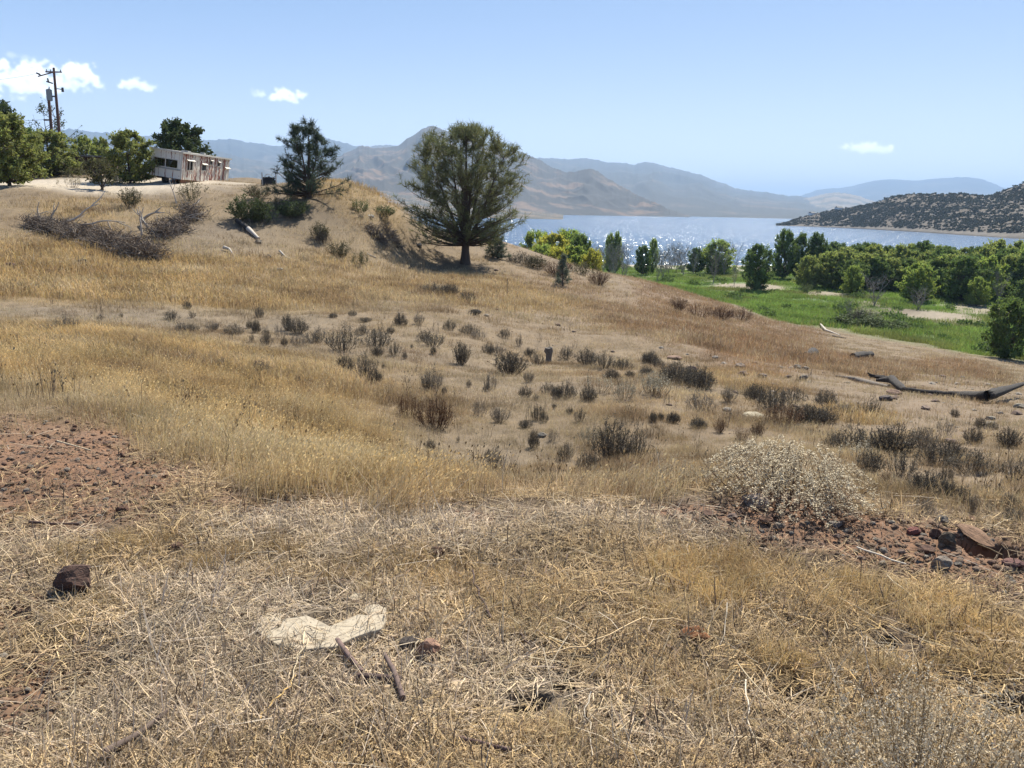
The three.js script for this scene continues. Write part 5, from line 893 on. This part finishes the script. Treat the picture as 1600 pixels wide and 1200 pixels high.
function brushPile(label, spots, seed, pale) {
  const R = rng(seed), c = spot(...spots[Math.floor(spots.length / 2)].slice(0, 2)), t = thing('brush_pile', label, 'brush pile', c), tw = new Geo(), fill = new Geo();
  for (const [u, v, w, h] of spots) {
    const p = spot(u, v), m = mpp(p), W = w * m, Hh = h * m, o = p.clone().sub(c);
    for (let k = 0; k < 90; k++) { const a = R() * 6.28, q = V3(o.x + gauss(R) * W * .42, 0, o.z + gauss(R) * W * .42), y = H(q.x + c.x, q.z + c.z) - c.y; q.y = y + R() * R() * Hh * .6; const d = V3(Math.cos(a), .15 + R() * .75, Math.sin(a)); branch(tw, q, d, W * (.2 + R() * .4), .014 + R() * .012, R, 2, .3); }
    for (let k = 0; k < 700; k++) { const q = V3(o.x + gauss(R) * W * .42, 0, o.z + gauss(R) * W * .42); q.y = H(q.x + c.x, q.z + c.z) - c.y + R() * Hh * .7; const d = rnd3(R); d.y = Math.abs(d.y) * .7; const v = .5 + R() * .8; fill.col = [v, v * .95, v * .9]; const e = q.clone().addScaledVector(d, .15 + R() * .4); fill.ribbon([q.toArray(), e.toArray()], .03, .012, rnd3(R).cross(d).normalize().toArray()); }
  }
  mesh('branches', tw.build(), brushMat, t); tag(mesh('twigs', fill.build(), brushDark, t), null, null, null, 'stuff');
  for (const [u, v, du, len, r, up] of pale) { const p = spot(u, v), g = new Geo(); branch(g, p.clone().sub(c).add(V3(0, .15, 0)), V3(du, up, .2), len, r, R, 3, .22); mesh('bleached_branch', g.build(), bleached, t); }
}
brushPile('long heap of dead grey brush along the foot of the bank at the left', [[90, 365, 60, 22], [130, 378, 60, 30], [170, 388, 60, 34], [205, 400, 60, 40], [235, 408, 50, 34], [60, 358, 40, 16]], 41, [[62, 350, .1, 1.1, .06, .9], [78, 352, .4, 1.2, .06, .7], [96, 352, .9, 2.6, .08, .12], [120, 356, 1, 3, .07, .05], [222, 372, .1, 1.5, .06, 1.1], [226, 385, .15, 1.4, .05, -.1]]);
brushPile('grey brush heap on the bank below the round shrub', [[255, 372, 50, 30], [275, 362, 44, 26]], 43, [[222, 352, .5, 1.4, .10, .6], [232, 360, -.3, 1.1, .08, .5], [262, 352, .9, 2.2, .05, .3]]);
brushPile('small tangled brush heap with a bleached branch below the trailer', [[298, 343, 42, 26]], 44, [[282, 330, 1, 2.0, .06, .15], [276, 322, -.2, 1.6, .045, 1.4]]);
brushPile('low grey brush heap on the slope left of the large pine', [[590, 372, 34, 12], [612, 374, 30, 10]], 45, []);
function log(name, label, pts, rad, mat, category = 'log', lift = .5) { // pts: sight lines; the log lies on the ground along them
  const P = pts.map(([u, v, up = 0]) => { const p = spot(u, v); p.y += up + (p.length() < 5 ? .022 : 0); return p; }), c = P[0].clone(), g = new Geo(), R = rng(pts[0][0]);
  const full = []; for (let i = 0; i + 1 < P.length; i++) for (let k = 0; k < 4; k++) { const q = P[i].clone().lerp(P[i + 1], k / 4); full.push(q); } full.push(P[P.length - 1]);
  const rr = full.map((_, i) => { const f = i / (full.length - 1) * (rad.length - 1), j = Math.min(rad.length - 2, Math.floor(f)); return lerp(rad[j], rad[Math.min(rad.length - 1, j + 1)], f - j) * (1 + n2(i * .9, pts[0][0]) * .12); });
  const thin = rad[0] < .006 ? .012 : 0; g.tube(full.map((p, i) => [p.x - c.x + gauss(R) * thin, p.y - c.y + rr[i] * lift + gauss(R) * thin * .5, p.z - c.z + gauss(R) * thin]), rr, thin ? 5 : 10);
  const m = tag(mesh(name, g.build(), mat), label, category); m.position.copy(c); return m;
}
const logDark = new THREE.MeshStandardMaterial({ color: new THREE.Color(.06, .048, .04), roughness: 1, vertexColors: true, map: stoneTex, bumpMap: stoneTex, bumpScale: .03 }), logGrey = new THREE.MeshStandardMaterial({ color: new THREE.Color(.26, .22, .18), roughness: 1, vertexColors: true, map: stoneTex });
{ // the long driftwood trunk at the right
  const t = log('driftwood_log', 'long dark weathered driftwood trunk lying across the right slope, its right end raised', [[1370, 601, .12], [1392, 604, .16], [1412, 612], [1450, 617], [1500, 621], [1540, 630, .1], [1562, 628, .22], [1598, 622, .42]], [.05, .12, .09, .09, .10, .125, .11, .05], logDark);
  const g = new Geo(), R = rng(3); branch(g, V3(.3, .1, 0), V3(-1, .05, .3), .6, .07, R, 2, .2); mesh('root', g.build(), logDark, t); const g2 = new Geo(); branch(g2, V3(.2, .1, 0), V3(-1, .1, -.2), .5, .09, R, 1, .2); mesh('root', g2.build(), logDark, t);
}
log('driftwood_log', 'pale split driftwood piece left of the long dark trunk', [[1306, 588], [1345, 598], [1388, 606]], [.03, .10, .05], logGrey);
log('log', 'dark log lying in the rusty grass in the middle of the right slope', [[1128, 515], [1150, 518], [1178, 521]], [.06, .14, .05], logDark);
log('log', 'dark fallen log with a pale face on the grass left of the driftwood trunk', [[1332, 562, .1], [1345, 561, .15], [1360, 559, .1]], [.16, .2, .2], logDark);
log('log', 'dark mound-like stump on the rusty grass above the stones', [[1258, 556], [1270, 556], [1284, 558]], [.1, .26, .05], logDark);
log('log', 'dark log with a bleached lower half on the left slope below the green shrubs', [[370, 349, .1], [388, 362, .1]], [.14, .15], logDark); log('log', 'bleached half of the log on the left slope below the green shrubs', [[388, 362, .1], [404, 375, .05]], [.14, .08], bleached);
log('stick', 'white sun-bleached stick on the slope left of the large pine', [[573, 398, .05], [588, 404, .03]], [.04, .03], bleached, 'stick');
log('stick', 'pale bleached branch on the slope below the bleached log', [[350, 391, .1], [358, 393, .1], [367, 401]], [.09, .07, .03], bleached, 'stick');
log('stick', 'pale broken branch right of the bleached branch on the left slope', [[437, 396, .1], [446, 402], [455, 406]], [.06, .05, .04], bleached, 'stick');
log('driftwood_log', 'bleached white driftwood at the edge of the green meadow', [[1282, 510, .2], [1290, 518, .1], [1312, 524]], [.08, .12, .05], bleached); log('driftwood_log', 'grey driftwood lying beside the white driftwood at the meadow edge', [[1300, 526, .05], [1322, 529]], [.07, .05], logGrey);
{ // stump in the hollow, stake
  const p = spot(857, 566), h = top(857, 544, p), g = new Geo(); g.tube([[0, -.05, 0], [.0, h * .3, 0], [.01, h * .6, 0], [-.01, h * .8, 0], [0, h, 0]], [.10, .09, .10, .14, .11], 9); const t = thing('tree_stump', 'short knobbly stump with a wider dark head standing in the hollow', 'stump', p); mesh('stump', g.build(), logGrey, t); const g2 = new Geo(); g2.tube([[.02, h * .98, 0], [.01, h * 1.04, .01]], [.10, .06], 8); mesh('stump_top', g2.build(), logGrey, t);
  const s = spot(792, 462), hs = top(792, 435, s), gs = new Geo(); gs.tube([[0, -.1, 0], [.01, hs, 0]], .018, 6); tag(mesh('stake', gs.build(), logGrey), 'thin upright stake on the grass below the large pine', 'stake').position.copy(s);
}
// ---------- stones one can point to ----------
{
  const rocks = [0, 1, 2, 3, 4, 5].map((i) => stoneGeo(950 + i, 1, 2));
  const mats = {}; const rm = (r, g, b) => (mats[[r, g, b]] ??= new THREE.MeshStandardMaterial({ color: new THREE.Color(r, g, b), roughness: .95, vertexColors: true, map: stoneTex, bumpMap: stoneTex, bumpScale: .006 }));
  let n = 0;
  const rock = (u, v, w, h, c, label, depth = .75, name = 'rock') => { const p = spot(u, v), m = mpp(p), o = tag(mesh(name, rocks[n++ % 6], rm(...c)), label, 'rock'); o.scale.set(w * m * .98, h * m * 1.15, w * m * depth); o.position.set(p.x, p.y + h * m * .3 + (p.length() < 4.2 ? .018 : 0), p.z - .1 * w * m); o.rotation.y = (n * 1.7) % .9 - .45; return o; };
  const RED = [.29, .15, .085], DRED = [.17, .085, .052], TANS = [.36, .29, .21], BUFF = [.42, .36, .27], GREYS = [.33, .265, .195];
  rock(116, 930, 60, 38, [.12, .062, .042], 'dark brown angular rock alone on the straw at the lower left', .8);
  rock(190, 803, 20, 13, DRED, 'dark red stone at the lower edge of the left gravel patch'); rock(340, 810, 16, 11, RED, 'red stone alone right of the left gravel patch, near the grey straw'); rock(245, 786, 12, 8, DRED, 'small dark stone on the left gravel patch right side'); rock(276, 862, 24, 8, DRED, 'dark flat clod on the straw above the concrete piece'); rock(190, 716, 12, 9, DRED, 'small dark red stone on the upper right of the left gravel patch');
  rock(683, 873, 30, 13, DRED, 'dark red-brown clod in the middle of the pad'); rock(1180, 792, 46, 22, [.52, .40, .31], 'pale pinkish rounded rock in front of the big pale bush', .7); rock(1300, 800, 14, 14, TANS, 'small pale stone at the right foot of the big pale bush'); rock(1105, 812, 24, 10, DRED, 'dark red stone on the right gravel band, left part');
  rock(1428, 836, 20, 13, [.27, .09, .07], 'bright red stone on the right gravel band'); rock(1463, 841, 20, 15, DRED, 'dark red angular stone beside the rocky burrow'); rock(1473, 819, 22, 13, GREYS, 'grey stone at the top of the right gravel band'); rock(1470, 893, 30, 18, [.36, .29, .22], 'tan block on the gravel below the rocky burrow', .8); rock(1538, 834, 16, 8, DRED, 'dark stone on the rim above the orange slab'); rock(1518, 814, 18, 7, RED, 'flat red stone on the rim above the rocky burrow'); rock(1590, 826, 12, 9, RED, 'small red stone on the rim at the right edge'); rock(1198, 820, 26, 9, RED, 'red flat stone in the middle of the right gravel band'); rock(1145, 815, 18, 8, [.33, .22, .17], 'buff stone on the right gravel band'); rock(1215, 830, 18, 9, TANS, 'pale chip on the right gravel band below the big bush'); rock(1308, 822, 18, 8, [.36, .30, .26], 'grey-tan stone on the gravel right of the big bush'); rock(1450, 862, 26, 9, DRED, 'dark red slab edge left of the rocky burrow'); rock(1585, 885, 30, 10, [.22, .10, .08], 'red flat stone right of the rocky burrow at the edge');
  { const o = rock(1535, 846, 64, 11, [.32, .18, .10], 'sloping orange-brown slab roofing the rocky burrow at the right', .8); o.rotation.set(.1, -.3, -.32); } rock(1482, 852, 26, 20, [.17, .12, .075], 'brown rock at the left side of the rocky burrow');
  { const o = rock(668, 1028, 38, 24, [.42, .24, .16], 'wedge-shaped pink-tan stone right of the concrete piece', .9); o.rotation.set(0, .5, -.35); } rock(640, 1017, 36, 14, [.11, .085, .07], 'dark stone beside the wedge-shaped pink stone'); rock(522, 1126, 18, 8, RED, 'small reddish stone at the bottom left of the crossed sticks');
  rock(1178, 654, 34, 10, [.52, .44, .30], 'flat cream-coloured stone among the dark shrubs left of the big bush', 1); rock(848, 682, 18, 7, BUFF, 'small cream stone in the middle of the hollow'); rock(1246, 576, 14, 7, BUFF, 'cream stone at the top of the stone line, left one'); rock(1258, 578, 12, 6, TANS, 'cream stone at the top of the stone line, right one'); rock(1256, 594, 14, 10, TANS, 'pale stone below the top of the stone line'); rock(1157, 575, 18, 9, [.30, .22, .16], 'tan block at the left end of the stone line'); rock(1055, 561, 26, 6, [.36, .22, .15], 'flat reddish slab near the top of the bare slope'); rock(1082, 580, 20, 9, [.30, .19, .13], 'brown stone among shrubs right of the stump'); rock(1162, 586, 18, 7, [.26, .17, .12], 'brown flat stone of the stone line'); rock(1190, 590, 18, 7, [.30, .22, .17], 'dull stone in the middle of the stone line'); rock(1232, 591, 12, 6, [.25, .17, .12], 'small dark stone in the stone line right of the middle');
  rock(1447, 640, 14, 7, [.38, .27, .2], 'pinkish stone below the driftwood trunk'); rock(1385, 626, 20, 9, [.12, .09, .08], 'dark stone below the left end of the driftwood trunk'); rock(1400, 616, 26, 7, [.36, .22, .15], 'reddish slab under the left end of the driftwood trunk'); rock(1595, 638, 18, 7, BUFF, 'cream stone below the raised end of the driftwood trunk'); rock(1548, 656, 14, 6, BUFF, 'small cream stone on the bare slope at the right');
  rock(13, 420, 16, 10, [.16, .075, .055], 'dark red rock with a pale top at the left edge of the grass slope'); rock(16, 416, 12, 6, [.55, .5, .45], 'white chip on the dark red rock at the left edge'); rock(128, 414, 18, 10, [.06, .045, .035], 'dark lump in the golden grass below the brush heap'); rock(420, 403, 14, 6, TANS, 'pale stone on the left slope below the bleached log'); rock(404, 380, 14, 6, GREYS, 'grey stone at the lower end of the bleached log'); rock(743, 489, 18, 6, [.05, .04, .035], 'dark flat lump on the grass in front of the pine shadow'); rock(437, 423, 12, 5, BUFF, 'cream stone low on the left slope'); rock(579, 340, 12, 6, [.6, .58, .54], 'white stone on the ridge beside the bright green shrub'); rock(655, 384, 10, 5, [.6, .56, .5], 'white stone left of the large pine trunk');
  // red stones strewn over the gravel bands, large enough to see
  const R = rng(63), loose = []; let k = 0;
  for (let i = 0; i < 500 && k < 56; i++) { const right = i % 5 < 3, u = right ? 1010 + R() * 590 : R() * 300, v = right ? 796 + R() * 90 : 660 + R() * 150, p = hit(u, v); if (!p || cover(p.x, p.z).gravel < .5) continue; k++; loose.push([right, u, null]); const c = R() < .6 ? RED : R() < .5 ? DRED : [.33, .22, .16]; loose[k - 1][2] = tag(rock(u, v, 6 + R() * 7, 4 + R() * 3, c, ''), right ? 'red-brown stone lying in the right gravel band' : 'red-brown stone lying in the left gravel patch', 'rock', right ? 'stones of the right gravel band' : 'stones of the left gravel patch'); }
  for (const side of [true, false]) loose.filter((q) => q[0] === side).sort((a, b) => a[1] - b[1]).forEach((q, i, L) => { q[2].userData.label = 'small red-brown stone, ' + (i === L.length - 1 ? 'rightmost' : ORD[i] + ' from the left') + ' of those strewn over the ' + (side ? 'right gravel band' : 'left gravel patch'); });
}
// ---------- the broken concrete in front ----------
{
  const conc = (() => { const c = document.createElement('canvas'); c.width = c.height = 512; const x = c.getContext('2d'), R = rng(21); x.fillStyle = '#d6cbb8'; x.fillRect(0, 0, 512, 512); for (let i = 0; i < 5000; i++) { const g = 150 + R() * 90 | 0; x.fillStyle = `rgba(${g},${g - 10},${g - 28},.3)`; x.beginPath(); x.arc(R() * 512, R() * 512, R() * R() * 14 + .6, 0, 7); x.fill(); } for (let i = 0; i < 160; i++) { x.fillStyle = `rgba(90,75,60,${R() * .7})`; x.beginPath(); x.arc(R() * 512, R() * 512, .6 + R() * 2.4, 0, 7); x.fill(); } const t = new THREE.CanvasTexture(c); t.colorSpace = THREE.SRGBColorSpace; t.wrapS = t.wrapT = THREE.RepeatWrapping; t.repeat.set(2, 2); return t; })();
  const mat = new THREE.MeshStandardMaterial({ map: conc, bumpMap: conc, bumpScale: .004, roughness: .95, color: new THREE.Color(.54, .51, .46) });
  const piece = (name, label, pts, th, tilt = 0) => {
    const P = pts.map(([u, v]) => { const q = look(u, v), r = (EYE - .03) / Math.tan(-q.el); return [r * Math.sin(q.az), -r * Math.cos(q.az)]; }), cx = P.reduce((a, p) => a + p[0], 0) / P.length, cz = P.reduce((a, p) => a + p[1], 0) / P.length, R = rng(pts[0][0]);
    const sh = new THREE.Shape(); P.forEach(([x, z], i) => { const [x2, z2] = P[(i + 1) % P.length], a = [x - cx, -(z - cz)], b = [x2 - cx, -(z2 - cz)], n = Math.max(1, Math.round(Math.hypot(a[0] - b[0], a[1] - b[1]) / .03)); for (let k = 0; k < n; k++) { const f = k / n, X = lerp(a[0], b[0], f) + (k ? gauss(R) * .0035 : 0), Y = lerp(a[1], b[1], f) + (k ? gauss(R) * .0035 : 0); i || k ? sh.lineTo(X, Y) : sh.moveTo(X, Y); } }); sh.closePath();
    const g = new THREE.ExtrudeGeometry(sh, { depth: th, bevelEnabled: true, bevelSize: .004, bevelThickness: .005, bevelSegments: 2, curveSegments: 4 }); g.rotateX(-Math.PI / 2);
    const m = tag(mesh(name, g, mat), label, 'concrete'); m.position.set(cx, H(cx, cz) - th + .027, cz); m.rotation.z = tilt; m.rotation.x = tilt * .5; return m;
  };
  piece('concrete_slab', 'large broken piece of cream concrete with a V notch, set in the straw', [[416, 1002], [440, 986], [444, 974], [480, 969], [494, 975], [514, 986], [540, 976], [560, 967], [584, 968], [602, 966], [603, 976], [596, 989], [572, 995], [548, 1004], [524, 1017], [500, 1018], [480, 1021], [456, 1019], [436, 1014]], .06);
  piece('concrete_fragment', 'small cream concrete fragment left of the large broken piece', [[401, 984], [402, 970], [416, 960], [434, 955], [440, 962], [436, 976], [426, 988], [412, 994]], .045, .03);
  piece('concrete_fragment', 'cream concrete fragment behind the right end of the large broken piece', [[570, 960], [574, 950], [590, 948], [602, 954], [602, 963], [580, 965]], .045, -.03);
  piece('concrete_fragment', 'tiny cream concrete chip behind the notch of the large piece', [[546, 932], [553, 926], [564, 928], [563, 935], [552, 938]], .035);
  // orange-brown crumbly lump
  const p = spot(1088, 1004), t = thing('dung_lump', 'crumbly orange-brown lump of small rounded clods on the straw at the lower right', 'clod', p), om = new THREE.MeshStandardMaterial({ color: new THREE.Color(.33, .13, .045), vertexColors: true, roughness: 1, map: stoneTex }), m = mpp(p);
  for (const [u, v, s] of [[-16, -4, 15], [-4, 0, 13], [8, 2, 12], [15, 4, 10], [2, -12, 12], [-8, -14, 10], [10, -16, 9]]) { const b = mesh('clod', stones[Math.abs(u) % 6], om, t); b.position.set(u * m, s * m * .5 + .012, -v * m * -1.4); b.scale.setScalar(s * m * 1.5); b.rotation.y = u; }
}
// ---------- sticks on the near ground ----------
{
  const st = (label, pts, r, c) => { const m = log('stick', label, pts, Array.isArray(r) ? r : [r, r * .7], new THREE.MeshStandardMaterial({ color: new THREE.Color(...c), roughness: 1, vertexColors: true }), 'stick', 1); return m; };
  const D = [.085, .055, .045], W = [.50, .41, .27];
  st('thick dark split stick lying level below the concrete piece', [[559, 1076, .01], [627, 1081, .012]], [.014, .013], D);
  st('dark curved stick running from the concrete piece to the thick split stick', [[527, 1018, .012], [545, 1042, .012], [566, 1066, .01]], [.011, .008], [.15, .10, .085]);
  st('dark stick crossing over the thick split stick', [[601, 1042, .02], [616, 1075, .032], [630, 1106, .004]], [.008, .010], [.13, .09, .075]);
  st('pale straw stalk leaning from the pink stone to the thick split stick', [[654, 1022, .03], [642, 1048, .02], [629, 1073, .03]], .0035, W);
  st('dark stick at the bottom edge, lower left', [[165, 1197, .01], [215, 1168, .01], [268, 1128, .02]], [.013, .006], [.11, .08, .065]);
  st('thin dark stick pointing to the upper middle of the pad', [[738, 908, .03], [748, 945, .015], [770, 980, .005]], [.004, .006], D);
  st('dark stick at the bottom edge, middle', [[714, 1170, .008], [752, 1180, .012], [797, 1189, .008]], [.008, .006], [.12, .075, .065]);
  st('dark stick on the left gravel patch', [[47, 826, .006], [85, 829, .008], [125, 828, .005]], [.007, .005], [.10, .06, .045]);
  st('pale straw lying on the left gravel patch', [[90, 695, .02], [142, 707, .01]], .006, W);
  st('pale straw stalk left of the crossed sticks', [[481, 1020, .03], [462, 1052, .02], [455, 1098, .005]], .0032, W);
  st('golden straw stalk at the lower left of the crossed sticks', [[464, 1075, .02], [440, 1105, .02], [403, 1140, .01]], .0032, [.55, .36, .13]);
  st('long pale straw arching across the pad towards the orange lump', [[850, 1036, .01], [930, 1022, .03], [1000, 995, .05], [1070, 987, .02]], .0034, [.62, .45, .25]);
  st('pale straw arching behind the long pale straw', [[890, 935, .01], [935, 944, .04], [978, 965, .01]], .003, [.60, .44, .25]);
  st('white straw stalk standing right of the orange lump', [[1136, 970, .06], [1125, 1020, .003]], .0022, [.50, .43, .33]);
  st('white bent straw at the lower middle', [[922, 1112, .05], [915, 1140, .03], [930, 1195, .01]], .0022, [.50, .43, .33]);
  st('white straw leaning left of the seed bush', [[1148, 1058, .03], [1200, 1110, .02], [1228, 1135, .005]], .003, [.60, .48, .3]);
  st('pale bent straw left of the seed bush, nearer', [[1164, 1094, .05], [1168, 1130, .03], [1178, 1185, .005]], .003, [.60, .52, .4]);
  st('white straw on the edge of the right gravel, upper', [[1338, 866, .01], [1412, 892, .008]], .005, [.55, .48, .38]);
  st('pale straw lying on grass below the right gravel', [[1383, 913, .02], [1440, 956, .006]], .0034, W);
  st('dark thin stick right of the wedge-shaped stone', [[808, 1000, .01], [835, 1024, .008]], .004, D);
}

renderer.render(scene, camera);
